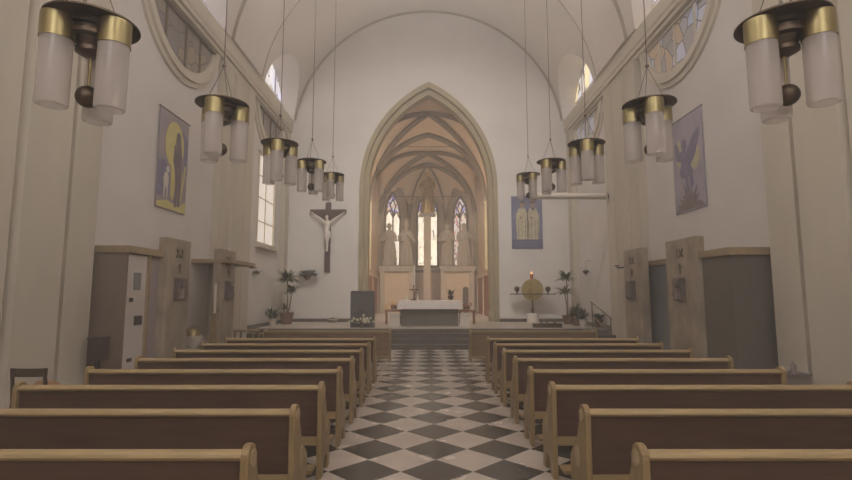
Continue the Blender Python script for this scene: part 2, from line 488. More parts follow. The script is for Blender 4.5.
# apse web
AP = [(-CW, 28.6), (-1.2, 31.2), (1.2, 31.2), (CW, 28.6)]
C0 = Vector((0, 28.6))
for k in range(3):
    p, q = Vector(AP[k]), Vector(AP[k+1]); vs = []; fs = []
    for j in range(13):
        t = j/12
        for i in range(13):
            u = i/12; e_ = p.lerp(q, u); P_ = C0.lerp(e_, t)
            z = ZS+max(prof(t), prof(abs(2*u-1))*(t**2)*.92)*hf(30)+.1
            vs.append((P_.x, P_.y, z))
    for j in range(12):
        for i in range(12):
            kk = j*13+i; fs.append((kk, kk+1, kk+14, kk+13))
    vb.add(vs, fs, True)
cv = struct('ceiling_choir', vb, M['choir'])
sd = cv.modifiers.new('thick', 'SOLIDIFY'); sd.thickness = .12; sd.offset = 1
# apse walls
aw = MB()
def wallseg(mb, p, q, z0, z1, th=.4):
    p, q = Vector(p), Vector(q); d = (q-p).normalized(); n = Vector((-d.y, d.x))
    if n.dot((p+q)/2-Vector((0, 26))) < 0: n = -n
    pts = [p-d*.05, q+d*.05, q+n*th+d*.05, p+n*th-d*.05]
    mb.prism([(a.x, a.y) for a in pts], 'z', z0, z1); return d, n
for k, nm in enumerate(('apse_left', 'apse_back', 'apse_right')):
    mb = MB(); wallseg(mb, AP[k], AP[k+1], 0, 9.9)
    struct('wall_'+nm, mb, M['apse'])

# ribs
rb = MB()
def rib(pts, r=.11, n=6): rb.tube(pts, r, n)
for y in (23.7, 28.6):
    rib([(CW*t*.985, y, ZS+prof(abs(t))*hf(y)) for t in [-1+i/14 for i in range(29)]], .14)
for (y0, y1) in B0:
    yc = (y0+y1)/2; L = (y1-y0)/2
    for sg in (-1, 1):
        rib([(CW*t*.985, yc+sg*L*t, ZS+prof(abs(t))*hf(yc+sg*L*t)) for t in [-1+i/14 for i in range(29)]], .12)
    rb.ball((0, yc, ZS+CH*hf(yc)-.02), .2, 12, sz=.5)
for (ax, ay) in AP:
    P_ = Vector((ax, ay))
    rib([(C0.lerp(P_, i/14).x*.985, C0.lerp(P_, i/14).y, ZS+prof(i/14)*hf(30)) for i in range(15)], .11)
rb.ball((0, 28.6, ZS+CH*hf(30)-.02), .2, 12, sz=.5)
struct('trim_70', rb, M['rib'])
n_ = 71
for y in (19.95, 23.7, 28.5):
    for sg in (-1, 1):
        struct('trim_%d' % n_, MB().tube([(sg*(CW-.06), y, 2.75), (sg*(CW-.06), y, ZS+.2)], .075, 10).lathe([(.075, 0), (.12, .08), (.13, .2)], (sg*(CW-.06), y, ZS-.05), 12), M['archstone']); n_ += 1
for sg in (-1, 1):
    struct('trim_%d' % n_, MB().tube([(sg*1.18, 31.12, PZ), (sg*1.18, 31.12, ZS+.2)], .1, 10), M['archstone']); n_ += 1

# iron tie rods across the choir
for i, (y, z) in enumerate([(23.55, 8.75), (27.95, 8.85), (28.8, 7.3)]):
    hw = CW if i < 2 else 2.72
    tag(MB().tube([(-hw, y, z), (hw, y, z)], .014, 6).build('tie_rod', M['iron']),
        ['thin iron tie rod across the choir vault, the nearest and highest', 'thin iron tie rod before the apse, above the gilded statue', 'thin iron tie rod before the apse, crossing behind the gilded statue'][i], 'tie rod', 'tie rods across the choir')

# apse windows: tracery and glass
GL_W = stained('milky apse glass', [(255, 240, 214), (252, 236, 206), (246, 232, 214), (255, 244, 222)], 1.25, scale=5, stretch=(1, 1, .4))
GL_C = stained('coloured tracery glass', [(150, 140, 220), (235, 225, 235), (110, 100, 190), (225, 190, 150), (240, 232, 240)], .9, scale=7)
GL_R = stained('mottled figure glass', [(225, 200, 190), (190, 150, 140), (235, 225, 215), (150, 120, 130), (240, 215, 180)], 1.0, scale=8)
def apse_window(p, q, cx, hw, z0, z1, z2, gm, nmull=.07, lift=0):
    """two lancet lights under a traceried head, on the wall from p to q"""
    p, q = Vector(p), Vector(q); d = (q-p).normalized(); n = Vector((-d.y, d.x))
    if n.dot((p+q)/2-Vector((0, 26))) > 0: n = -n      # towards the nave
    c = p.lerp(q, cx)
    win_n[0] += 1
    r = empty('window_%d' % win_n[0], (0, 0, 0)); r['kind'] = 'structure'
    def put(mb2, name, m, a, b):
        mb = MB()
        for (poly) in mb2:
            vs = []; k = len(poly)
            for t in (a, b):
                for (u, z) in poly:
                    w = c+d*u+n*t; vs.append((w.x, w.y, z))
            mb.add(vs, [list(range(k)), list(range(k, 2*k))]+[(i, (i+1) % k, k+(i+1) % k, k+i) for i in range(k)])
        return mb.build(name, m, r)
    # tall lights
    g = .5*nmull
    put([[(g, z0), (hw, z0), (hw, z1), (hw*.55, z1+.35), (g, z1)]], 'glass', gm, .01, .04)
    put([[(-hw, z0), (-g, z0), (-g, z1), (-hw*.55, z1+.35), (-hw, z1)]], 'glass', gm, .01, .04)
    # tracery head
    put([[(-hw, z1+.08), (-hw*.52, z1+.42), (0, z1+.12), (hw*.52, z1+.42), (hw, z1+.08), (hw*.75, z1+(z2-z1)*.62), (0, z2), (-hw*.75, z1+(z2-z1)*.62)]], 'tracery_glass', GL_C, .01, .03)
    fr = []
    def bar(u0, za, u1, zb, w=.045):
        dv = Vector((u1-u0, zb-za)).normalized(); nn = Vector((-dv.y, dv.x))*w/2
        fr.append([(u0+nn.x, za+nn.y), (u0-nn.x, za-nn.y), (u1-nn.x, zb-nn.y), (u1+nn.x, zb+nn.y)])
    o = .05
    bar(0, z0, 0, z1+.15, nmull)
    bar(-hw-o, z0, -hw-o, z1+.1, .12); bar(hw+o, z0, hw+o, z1+.1, .12)
    bar(-hw-o, z1+.05, -hw*.75-o, z1+(z2-z1)*.62, .12); bar(hw+o, z1+.05, hw*.75+o, z1+(z2-z1)*.62, .12)
    bar(-hw*.75-o, z1+(z2-z1)*.6, 0, z2+.06, .12); bar(hw*.75+o, z1+(z2-z1)*.6, 0, z2+.06, .12)
    for sg in (-1, 1):
        bar(sg*g, z1, sg*hw*.52, z1+.4); bar(sg*hw*.52, z1+.4, sg*hw, z1); bar(0, z1+.15, sg*hw*.4, z1+(z2-z1)*.5, .05)
        bar(sg*hw*.4, z1+(z2-z1)*.5, 0, z1+(z2-z1)*.8, .05); bar(sg*hw*.4, z1+(z2-z1)*.5, sg*hw*.75, z1+(z2-z1)*.62, .05)
    bar(-hw-.1, z0-.03, hw+.1, z0-.03, .12)
    put(fr, 'tracery', M['rib'], -.02, .10)
    return r
apse_window(AP[1], AP[2], .5, .60, 3.35, 6.7, 7.9, GL_W, nmull=.42)
apse_window(AP[0], AP[1], .42, .70, 3.3, 6.2, 7.65, GL_W)
apse_window(AP[2], AP[3], .5, .66, 3.3, 6.15, 7.5, GL_R)

# choir side panels
def door_panel(k, sg, label):
    r = empty('door_%d' % k, (0, 0, 0)); r['kind'] = 'structure'
    x = sg*(CW-.02)
    y0, y1, z1 = 22.0, 27.5, 2.45
    MB().box(min(x, x-sg*.06), max(x, x-sg*.06), y0, y1, PZ, z1).build('door_leaf', M['redwood'], r)
    f = MB()
    for yy in (y0, (y0+y1)/2, y1): f.box(min(x, x-sg*.12), max(x, x-sg*.12), yy-.06, yy+.06, PZ, z1)
    f.box(min(x, x-sg*.14), max(x, x-sg*.14), y0-.1, y1+.1, z1, z1+.12)
    f.build('door_frame', M['choir'], r)
door_panel(1, -1, ''); door_panel(2, 1, '')

# ------------------------------------------------------------------ statues
def figure_mb(h=2.0, lean=0, arm='fold', seed=0, mitre=False, child=False, drape=.06, turn=0):
    """standing robed figure, one continuous mesh: loft of rippled rings, head, arms"""
    rnd = random.Random(seed); mb = MB(); n = 28
    s = h/2.0
    lv = [(0, .30, .24), (.06, .33, .27), (.35, .31, .25), (.75, .28, .22), (1.0, .25, .19), (1.18, .21, .16), (1.35, .25, .17), (1.5, .27, .17), (1.6, .23, .14), (1.66, .11, .09), (1.70, .07, .07), (1.74, .075, .08),
          (1.80, .098, .11), (1.87, .105, .118), (1.94, .09, .10), (1.99, .045, .05)]
    if mitre: lv = lv[:-2]+[(1.93, .115, .10), (2.02, .12, .08), (2.16, .07, .05), (2.24, .01, .01)]
    ph = rnd.random()*6; rings = []
    for (z, a, b) in lv:
        amp = drape*max(0, 1-z/1.3)*1.2+.008
        ring = []
        for q in range(n):
            an = 2*PI*q/n
            rr = 1+amp*math.sin(7*an+ph+z*1.5)+amp*.6*math.sin(11*an+2*ph-z)
            sway = lean*math.sin(z/2*PI)*.1
            ring.append(((a*rr*math.cos(an)+sway)*s, b*rr*math.sin(an)*s, z*s))
        rings.append(ring)
    mb.rings(rings)
    sway = lambda z: lean*math.sin(z/2*PI)*.1
    sh = lambda sg: Vector((sg*.22+sway(1.5), 0, 1.5))
    def armt(sg, elbow, hand):
        a = sh(sg); pts = [a, a.lerp(Vector(elbow), .5)+Vector((sg*.02, 0, 0)), Vector(elbow), Vector(elbow).lerp(Vector(hand), .5), Vector(hand)]
        mb.tube([p*s for p in pts], [.085*s, .085*s, .08*s, .07*s, .04*s], 10)
        h_ = Vector(hand); dv = (Vector(hand)-Vector(elbow)).normalized()
        mb.ball(tuple((h_+dv*.03)*s), .045*s, 8, sz=1.2)
        for f in range(4):
            o = Vector((.018*(f-1.5), 0, .0))
            mb.tube([(h_+dv*.04+o)*s, (h_+dv*.10+o+Vector((0, -.01, 0)))*s], .011*s, 5)
    if arm == 'fold':
        armt(-1, (-.32, -.08, 1.2), (-.05, -.24, 1.28)); armt(1, (.32, -.08, 1.2), (.06, -.24, 1.25))
    elif arm == 'out':
        armt(-1, (-.33, -.06, 1.2), (-.08, -.25, 1.15)); armt(1, (.40, -.05, 1.25), (.58, -.22, 1.22))
        mb.tube([Vector((.52, -.22, .9))*s, Vector((.66, -.22, 1.55))*s], .022*s, 6)
    elif arm == 'staff':
        armt(-1, (-.30, -.08, 1.2), (-.05, -.24, 1.25)); armt(1, (.33, -.05, 1.25), (.36, -.24, 1.22))
        mb.tube([Vector((.33, -.26, .02))*s, Vector((.38, -.26, 1.75))*s], .022*s, 6)
    elif arm == 'book':
        armt(-1, (-.34, -.06, 1.2), (-.12, -.26, 1.18)); armt(1, (.33, -.06, 1.2), (.12, -.24, 1.38))
        mb.cbox((-.1*s, -.28*s, 1.28*s), (.2*s, .06*s, .26*s), .2)
    # face
    yf = -.105
    mb.ball((sway(1.8)*s, (yf-.01)*s, 1.835*s), .018*s, 6, sz=1.6)
    for sg in (-1, 1):
        mb.ball(((sway(1.8)+sg*.035)*s, (yf+.005)*s, 1.865*s), .012*s, 6)
        mb.ball(((sway(1.8)+sg*.102)*s, 0, 1.85*s), .02*s, 6, sz=1.5)
    mb.ball((sway(1.8)*s, (yf+.004)*s, 1.79*s), .016*s, 6, sx=1.5, sz=.5)
    # hair
    mb.ball((sway(1.8)*s, .035*s, 1.86*s), .118*s, 12, sz=1.1)
    # mantle folds hanging at the front
    for k in range(5):
        x = -.2+.1*k+rnd.random()*.03
        mb.tube([Vector((x*.6, -.19, 1.12))*s, Vector((x*.9, -.26, .7))*s, Vector((x*1.2, -.29, .05))*s], [.02*s, .03*s, .035*s], 6)
    if child:
        mb.ball((.22*s, -.22*s, 1.52*s), .085*s, 10); mb.lathe([(.04, 0), (.11, .08), (.09, .28), (.05, .34)], (.22*s, -.2*s, 1.12*s), 12)
    return mb

SCRZ = 3.15
spots = [(-2.22, 28.15, 'fold', 'grey robed statue at the far left of the left stone ledge', .4, 1), (-1.22, 28.15, 'book', 'grey robed statue on the left ledge, next to the central window', -.4, 2),
         (1.08, 28.25, 'book', 'grey robed statue on the right ledge, next to the central window', .5, 3), (2.08, 28.1, 'staff', 'grey robed statue at the far right ledge holding a staff', -.3, 4)]
for i, (x, y, arm, lab, lean, sd_) in enumerate(spots):
    st = figure_mb(2.5, lean, arm, sd_, mitre=(i in (1,))).build('statue', M['statue'])
    st.location = (x, y, SCRZ)
    tag(st, lab, 'statue', 'stone statues on the choir ledges')

# stone screen (retable) under the statues: left and right units and centre panels
def screen(x0, x1, label):
    r = empty('stone_screen', ((x0+x1)/2, 28.15, PZ), 0, label, 'stone screen', 'stone screens behind the altar')
    w = (x1-x0)/2
    MB().box(-w, w, -.32, .32, 2.3, 2.42).box(-w-.05, w+.05, -.36, .36, 2.42, SCRZ-PZ).build('ledge', M['statue'], r)
    for u in (-w+.13, w-.13): MB().box(u-.12, u+.12, -.26, .26, 0, 2.3).build('pillar', M['apse'], r)
    MB().box(-w+.25, w-.25, -.05, .1, 0, 2.3).build('back_panel', M['choir'], r)
    return r
sl = screen(-2.70, -.80, 'pale stone screen with ledge, left of the central column')
sr = screen(.72, 2.62, 'pale stone screen with ledge, right of the central column')
MB().prism([(.30, .0), (.62, .0), (.62, 1.25)]+[(.46+.16*math.cos(PI*i/8), 1.25+.2*math.sin(PI*i/8)) for i in range(1, 8)]+[(.30, 1.25)], 'y', -.12, -.06).build('recess_shade_panel', mat('recess shade', (90, 76, 66), .8), sr)  # solid dark panel; the niche's shade is put into its colour
cp = empty('panel_screen', (0, 30.6, PZ), 0, 'low panelled wall behind the central column, pinkish wood', 'screen')
MB().box(-1.1, 1.1, 0, .12, 0, 2.35).build('panel', mat('pinkish panel', (186, 158, 134), .7, var=.08), cp)
MB().box(-1.15, 1.15, -.08, .16, 2.35, 2.5).build('ledge', M['rib'], cp)

# column with gilded Madonna
cl = empty('stone_column', (-.03, 28.3, PZ), 0, 'tall pale stone column behind the altar carrying the gilded statue', 'column')
MB().cbox((0, 0, 2.75), (.40, .40, 5.5)).build('shaft', M['apse'], cl)
MB().cbox((0, 0, .15), (.62, .62, .3)).build('plinth', M['apse'], cl)
MB().cbox((0, 0, 5.58), (.95, .55, .16)).build('console', mat('mauve grey console', (150, 140, 140), .7), cl)
sg_ = figure_mb(2.5, .6, 'fold', 9, child=True).build('madonna_statue', M['gold'])
sg_.location = (-.03, 28.3, PZ+5.665)
tag(sg_, 'gilded standing statue with child on top of the central column', 'statue')
cr = MB().lathe([(.12, 0), (.14, .06), (.17, .16)], (0, 0, 2.36), 12)
for i in range(6): cr.tube([(0.15*math.cos(i*PI/3), .15*math.sin(i*PI/3), 2.5), (.19*math.cos(i*PI/3), .19*math.sin(i*PI/3), 2.68)], [.02, .006], 6)
for i in range(10):
    a = -.3+i*(PI+.6)/9
    cr.tube([(.4*math.cos(a), .12, 1.5+.9*math.sin(a)), (.52*math.cos(a), .12, 1.5+1.1*math.sin(a))], [.03, .008], 5)
cr.strip([(.4*math.cos(2*PI*i/24), 1.5+.9*math.sin(2*PI*i/24)) for i in range(24)], [(.35*math.cos(2*PI*i/24), 1.5+.83*math.sin(2*PI*i/24)) for i in range(24)], 'y', .1, .14, closed=True)
cr.build('crown_and_rays', M['gold'], sg_)

# ------------------------------------------------------------------ altar area
al = empty('altar', (.02, 17.0, PZ), 0, 'dark grey stone altar at the top of the steps', 'altar')
MB().box(-.95, .95, -.4, .4, 0, .76).build('altar_block', M['altarstone'], al, bevel=.01)
MB().box(-1.03, 1.03, -.46, .46, .76, .82).build('altar_slab', M['altarstone'], al)
cb = MB(); nseg = 60; top = []
rows = []
def clothring(off, z, rip):
    pts = []
    per = [(-1.06, -.49), (1.06, -.49), (1.06, .49), (-1.06, .49)]
    for k in range(4):
        p, q = Vector(per[k]), Vector(per[(k+1) % 4])
        for i in range(24):
            e_ = p.lerp(q, i/24); d = (q-p).normalized(); n = Vector((d.y, -d.x))
            o = off+rip*math.sin(i*1.9+k)
            e2 = e_+n*o
            pts.append((e2.x, e2.y, z))
    return pts
cb.rings([clothring(-.02, .835, 0), clothring(0, .83, 0), clothring(.012, .78, .004), clothring(.02, .68, .01), clothring(.03, .56, .016)], caps=False)
cb.v += []; cb.box(-1.05, 1.05, -.48, .48, .82, .837)
ac = cb.build('altar_cloth', M['cloth']); ac.location = al.location
tag(ac, 'white lace-edged cloth draped over the altar', 'altar cloth')

def cylc(name, x, y, z, prof_, m, label, cat, group=None, n=14):
    o = MB().lathe(prof_, (0, 0, 0), n).build(name, m); o.location = (x, y, z)
    return tag(o, label, cat, group)
# candles and cross on/behind altar
def candlestick(x, y, z, hs, hc, label, m=None, grp=None, lit=False):
    r = empty('candlestick', (x, y, z), 0, label, 'candlestick', grp)
    MB().lathe([(.1, 0), (.1, .02), (.03, .06), (.02, hs*.4), (.035, hs*.5), (.02, hs*.6), (.02, hs-.05), (.06, hs-.02), (.06, hs)], (0, 0, 0), 14).build('stick', m or M['brassdark'], r)
    MB().lathe([(.03, hs), (.03, hs+hc), (.006, hs+hc+.01)], (0, 0, 0), 10).build('candle', M['wax'], r)
    return r
candlestick(-.53, 18.4, PZ, 1.15, .95, 'tall white candle on a floor candlestick behind the altar, left')
r = empty('altar_cross', (-.52, 17.1, PZ+.84), 0, 'small dark standing crucifix on the left of the altar', 'crucifix')
MB().lathe([(.09, 0), (.09, .03), (.02, .07)], (0, 0, 0), 12).build('foot', M['crosswood'], r)
MB().box(-.022, .022, -.012, .012, .05, .52).box(-.15, .15, -.012, .012, .34, .385).build('cross', M['crosswood'], r)
MB().ball((0, -.03, .42), .02, 8).tube([(0, -.025, .40), (0, -.03, .2), (.01, -.03, .1)], [.025, .022, .01], 8).tube([(-.12, -.02, .38), (0, -.025, .36), (.12, -.02, .38)], .01, 6).build('corpus', M['flowerr'], r)
for x in (-.75, -.38):
    cylc('altar_candle', x, 17.05, PZ+.838, [(.05, 0), (.05, .02), (.022, .03), (.022, .2), (.004, .215)], M['wax'],
         'short white candle at the left end of the altar' if x < -.6 else 'short white candle on the altar, right of the small crucifix', 'candle', 'short candles on the altar')

def leaves(mb, c, n, L, w, up, seed, droop=.5, narrow=1):
    rnd = random.Random(seed)
    for k in range(n):
        a = rnd.random()*2*PI; el = up*(.3+.9*rnd.random()); l = L*(.6+.5*rnd.random())
        d = Vector((math.cos(a)*math.cos(el), math.sin(a)*math.cos(el), math.sin(el)))
        side = Vector((-math.sin(a), math.cos(a), 0)); p = Vector(c); vs = []; m = 5
        pos = p.copy(); dd = d.copy()
        for i in range(m+1):
            t = i/m; ww = w*(math.sin(PI*min(.98, .12+t*.86)))**.8
            vs += [pos-side*ww/2, pos+Vector((0, 0, .1*ww)), pos+side*ww/2]
            pos = pos+dd*(l/m); dd = (dd+Vector((0, 0, -droop/m))).normalized()
        fs = []
        for i in range(m):
            for q in range(2): fs.append((i*3+q, i*3+q+1, i*3+q+4, i*3+q+3))
        mb.add(vs, fs, True)
    return mb

def flowers(mb, c, r, n, s, seed):
    rnd = random.Random(seed)
    for k in range(n):
        p = Vector((rnd.gauss(0, 1)*r[0]/2, rnd.gauss(0, 1)*r[1]/2, rnd.gauss(0, 1)*r[2]/2))+Vector(c)
        mb.tube([(c[0]+.02*math.cos(k), c[1], c[2]-.12), (p.x, p.y, p.z)], .004, 4)
        for q in range(5):
            a = q*2*PI/5; mb.ball((p.x+s*.7*math.cos(a), p.y-.01, p.z+s*.7*math.sin(a)), s*.5, 6, sy=.5)
        mb.ball((p.x, p.y-.02, p.z), s*.4, 6)
    return mb

# plant on altar right
r = empty('altar_plant', (.80, 18.1, PZ), 0, 'small green plant on a slim stand behind the right end of the altar', 'plant')
MB().lathe([(.12, 0), (.03, .03), (.03, .85), (.1, .88), (.12, 1.0)], (0, 0, 0), 14).build('plant_stand', M['brassdark'], r)
leaves(MB(), (0, 0, 1.0), 26, .3, .06, 1.0, 3).build('foliage', M['leafdark'], r)

# flower tables each side
for sg, lab in ((-1, 'low side table with red runner and yellow flowers, left of the altar'), (1, 'low side table with dull red arrangement, right of the altar')):
    x = -1.25 if sg < 0 else 1.35
    r = empty('side_table', (x, 17.75, PZ), 0, lab, 'table', 'side tables flanking the altar')
    MB().box(-.30, .30, -.22, .22, .44, .50).build('tabletop', M['redwood'], r)
    for a in (-1, 1):
        for b in (-1, 1): MB().box(a*.25-.025, a*.25+.025, b*.17-.025, b*.17+.025, 0, .44).build('leg', M['redwood'], r)
    if sg < 0:
        fl = flowers(MB(), (0, 0, .15), (.22, .12, .12), 14, .035, 5).build('flower_arrangement', M['flowery'])
    else:
        fl = flowers(MB(), (0, 0, .13), (.22, .12, .08), 12, .035, 6).build('flower_arrangement', M['flowerr'])
    fl.location = (x, 17.75, PZ+.515)
    tag(fl, 'small yellow orange flower arrangement on the left side table' if sg < 0 else 'low dull red flower arrangement on the right side table', 'flowers')
    MB().lathe([(.09, 0), (.11, .1), (.08, .16)], (0, 0, 0), 12).build('bowl', M['pot'], fl)
    px = -1.13 if sg < 0 else 1.18
    pd = empty('pedestal', (px+(.0), 16.6, PZ), 0, 'short white stone pedestal in front of the %s side table' % ('left' if sg < 0 else 'right'), 'pedestal')
    MB().box(-.16, .16, -.14, .14, .04, .36).build('block', M['potwhite'], pd); MB().box(-.19, .19, -.17, .17, 0, .04).build('base', M['potwhite'], pd); MB().box(-.19, .19, -.17, .17, .36, .40).build('cap', M['potwhite'], pd)

# ambo
r = empty('ambo', (-2.12, 15.95, PZ), 0, 'slate grey slab-like ambo with white flowers at its foot, left of the steps', 'lectern')
MB().box(-.38, .38, -.12, .12, 0, 1.12).build('front_slab', M['ambo'], r, bevel=.01)
MB().prism([(-.14, 1.1), (.34, 1.0), (.34, 1.05), (-.14, 1.16)], 'x', -.36, .36).build('reading_desk', M['ambo'], r)
rl = MB()
rl.box(-.02, .02, -.14, -.12, .55, .95).box(-.12, .12, -.14, -.12, .78, .82).tube([(-.2, -.125, .5), (0, -.135, .62), (.2, -.125, .5)], .02, 6)
rl.build('relief', M['ambo'], r)
fl = flowers(MB(), (0, 0, .24), (.34, .05, .1), 20, .035, 8).build('flower_arrangement', M['flower']); fl.location = (-2.12, 15.73, PZ)
MB().lathe([(.07, 0), (.05, .1), (.08, .2)], (0, 0, 0), 12).build('vase', M['altarstone'], fl)
leaves(MB(), (0, .02, .16), 18, .25, .03, .5, 12).build('foliage', M['leafdark'], fl)
tag(fl, 'spray of cream flowers at the foot of the slate ambo', 'flowers')

# tabernacle disc on the right
r = empty('tabernacle', (3.88, 18.6, PZ), 0, 'round brass tabernacle disc on a slim stand against the east wall', 'tabernacle')
TZ = 1.22
disc = MB(); disc.strip([(.40*math.cos(2*PI*i/40), TZ+.40*math.sin(2*PI*i/40)) for i in range(40)], [(.001*math.cos(2*PI*i/40), TZ+.001*math.sin(2*PI*i/40)) for i in range(40)], 'y', -.05, .05, closed=True)
disc.build('brass_disc', mat('satin brass', (176, 156, 100), .45, metal=.55, var=.2, scale=3), r)
MB().box(-.17, .0, -.075, -.05, TZ-.30, TZ+.32).build('door', M['gold'], r)
MB().box(-.82, .82, -.12, .16, TZ-.19, TZ-.155).build('shelf', M['darkwood'], r)
MB().lathe([(.16, .0), (.16, .03), (.04, .08), (.035, .35), (.07, .45), (.035, .55), (.035, TZ-.38)], (0, .02, 0), 14).build('stand', M['brassdark'], r)
MB().lathe([(.22, 0), (.22, .28), (.2, .34)], (0, .05, 0), 14).build('base', M['potwhite'], r)
for x, lab in ((-.58, 'small dark oil lamp at the left end of the tabernacle shelf'), (.58, 'small dark oil lamp at the right end of the tabernacle shelf')):
    cylc('oil_lamp', 3.88+x, 18.6, PZ+TZ-.153, [(.07, 0), (.03, .02), (.03, .06), (.09, .12), (.1, .2), (.07, .26), (.06, .26)], M['brassdark'], lab, 'lamp', 'oil lamps on the tabernacle shelf')
r = empty('sanctuary_light', (3.86, 18.6, PZ+TZ+.40), 0, 'small red candle burning on top of the brass disc', 'candle')
MB().lathe([(.05, 0), (.06, .04), (.06, .15), (.05, .17)], (0, 0, 0), 14).build('candle_glass', M['redglass'], r)
MB().lathe([(0, .17), (.025, .20), (.03, .22), (.015, .25), (0, .27)], (0, 0, 0), 10).build('flame', M['flame'], r)

# crucifix on the east wall
def crucifix():
    r = empty('wall_crucifix', (-3.90, YE-.06, 2.46), 0, 'large wooden crucifix with pale figure on the east wall, left of the arch', 'crucifix')
    c = MB().box(-.10, .10, -.05, .05, 0, 2.7)
    c.build('cross_post', M['crosswood'], r)
    b = MB()
    b.prism([(-.70, 2.42), (-.70, 2.28), (-.55, 2.26), (-.10, 2.02), (.10, 2.02), (.55, 2.26), (.70, 2.28), (.70, 2.42)], 'y', -.045, .045)
    b.build('cross_beam', M['crosswood'], r)
    f = MB()
    n = 16
    def ring(cx, cy, z, a, bb): return [(cx+a*math.cos(2*PI*i/n), cy+bb*math.sin(2*PI*i/n), z) for i in range(n)]
    f.rings([ring(0, -.14, .80, .03, .03), ring(0, -.13, .95, .045, .045), ring(.0, -.14, 1.1, .055, .05), ring(.01, -.19, 1.25, .075, .06), ring(.01, -.17, 1.42, .10, .07), ring(0, -.14, 1.5, .11, .075),
             ring(-.01, -.13, 1.62, .085, .06), ring(-.005, -.13, 1.75, .105, .07), ring(0, -.13, 1.86, .13, .07), ring(0, -.13, 1.93, .11, .06), ring(0, -.14, 1.97, .045, .045), ring(-.01, -.16, 2.0, .045, .045),
             ring(-.02, -.17, 2.04, .06, .07), ring(-.02, -.17, 2.10, .065, .075), ring(-.02, -.16, 2.16, .045, .05), ring(-.02, -.16, 2.18, .01, .01)])
    for sg in (-1, 1):
        f.tube([(sg*.10, -.13, 1.90), (sg*.3, -.12, 2.06), (sg*.36, -.11, 2.10), (sg*.58, -.08, 2.26)], [.045, .038, .034, .022], 10)
        f.ball((sg*.61, -.07, 2.29), .03, 8)
        for k in range(4): f.tube([(sg*.62, -.07, 2.29+.01*k-.015), (sg*.67, -.08, 2.31+.012*k-.02)], .006, 5)
    f.cbox((0, -.17, .80), (.08, .12, .04))
    f.build('corpus', M['corpus'], r)
    MB().rings([ring(.01, -.17, 1.32, .125, .09), ring(.01, -.16, 1.42, .12, .085), ring(0, -.145, 1.52, .118, .08)]).build('loincloth', M['cloth'], r)
    MB().rings([ring(-.02, -.155, 2.06, .075, .07), ring(-.02, -.145, 2.14, .074, .072), ring(-.02, -.14, 2.2, .04, .04)]).build('hair', M['crosswood'], r)
    return r
crucifix()

# ------------------------------------------------------------------ pews
def pew_master():
    r = empty('pew', (0, 0, 0)); W = 1.36            # outer half length, centred
    r['category'] = 'pew'
    prof_ = []
    # side outline (y forward, z up); rounded head, sloping front, foot notch
    cx, cz, rr = .068, .775, .068
    for i in range(9):
        a = PI-PI*i/8*.95; prof_.append((cx+rr*math.cos(a), cz+rr*math.sin(a)))
    prof_ += [(.155, .70), (.20, .60), (.27, .50), (.36, .44), (.40, .40), (.41, .30), (.385, .18), (.40, .05), (.41, 0), (.30, 0), (.285, .10), (.25, .15), (.16, .15), (.125, .10), (.11, 0), (0, 0), (.0, .35)]
    for sg in (-1, 1):
        x0, x1 = (sg*W, sg*(W+.045)); a, b = min(x0, x1), max(x0, x1)
        e_ = MB().prism(prof_, 'x', a, b).build('end_panel', M['wood'], r, bevel=.008)
        xo = b if sg > 0 else a
        MB().lathe([(.045, 0), (.045, .006), (.03, .010), (.02, .007), (0, .012)], (0, 0, 0), 20).build('rosette', M['inlay'], e_)
        ro = e_.children[0]; ro.rotation_euler = (0, sg*PI/2, 0); ro.location = (xo, .075, .765)
        ov = MB().lathe([(.055, 0), (.055, .004), (.035, .009), (0, .010)], (0, 0, 0), 20, sx=1.45).build('oval_carving', M['inlay'], e_)
        ov.rotation_euler = (0, sg*PI/2, 0); ov.location = (xo, .20, .44)
    tr = MB(); n = 10
    tr.prism([(.005+.05+.05*math.cos(a), .785+.028*math.sin(a)) for a in [2*PI*i/14 for i in range(14)]], 'x', -W, W, smooth=True)
    tr.build('top_rail', M['woodrail'], r)
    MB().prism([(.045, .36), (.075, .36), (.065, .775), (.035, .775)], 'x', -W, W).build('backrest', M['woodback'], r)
    MB().box(-W, W, .075, .40, .405, .435).build('seat', M['wood'], r, bevel=.006)
    MB().box(-W, W, .03, .075, .285, .36).build('lower_rail', M['woodrail'], r)
    MB().box(-W, W, -.20, -.04, .115, .145).build('kneeler', M['wood'], r)
    for x in (-W+.4, W-.4): MB().prism([(-.17, 0), (-.07, 0), (-.07, .08), (.05, .2), (.05, .25), (-.12, .115), (-.17, .115)], 'x', x-.02, x+.02).build('kneeler_bracket', M['wood'], r)
    return r
pew0 = pew_master()
ordn = ['nearest the camera', 'second from the camera', 'third from the camera', 'fourth from the camera', 'fifth from the camera', 'sixth from the camera', '', 'farthest of the row']
ordn[6] = 'seventh from the camera'
first = True
for side, sg in (('left', -1), ('right', 1)):
    for n in range(8):
        o = pew0 if first else copy_tree(pew0); first = False
        o.location = (sg*2.44+0, 2.71+.942*n, 0)
        o.name = 'pew' if n+(sg > 0) == 0 else 'pew.%03d' % (n+(8 if sg > 0 else 0))
        tag(o, 'wooden pew on the %s of the aisle, %s' % (side, ordn[n]), 'pew', 'pews on the %s of the aisle' % side)
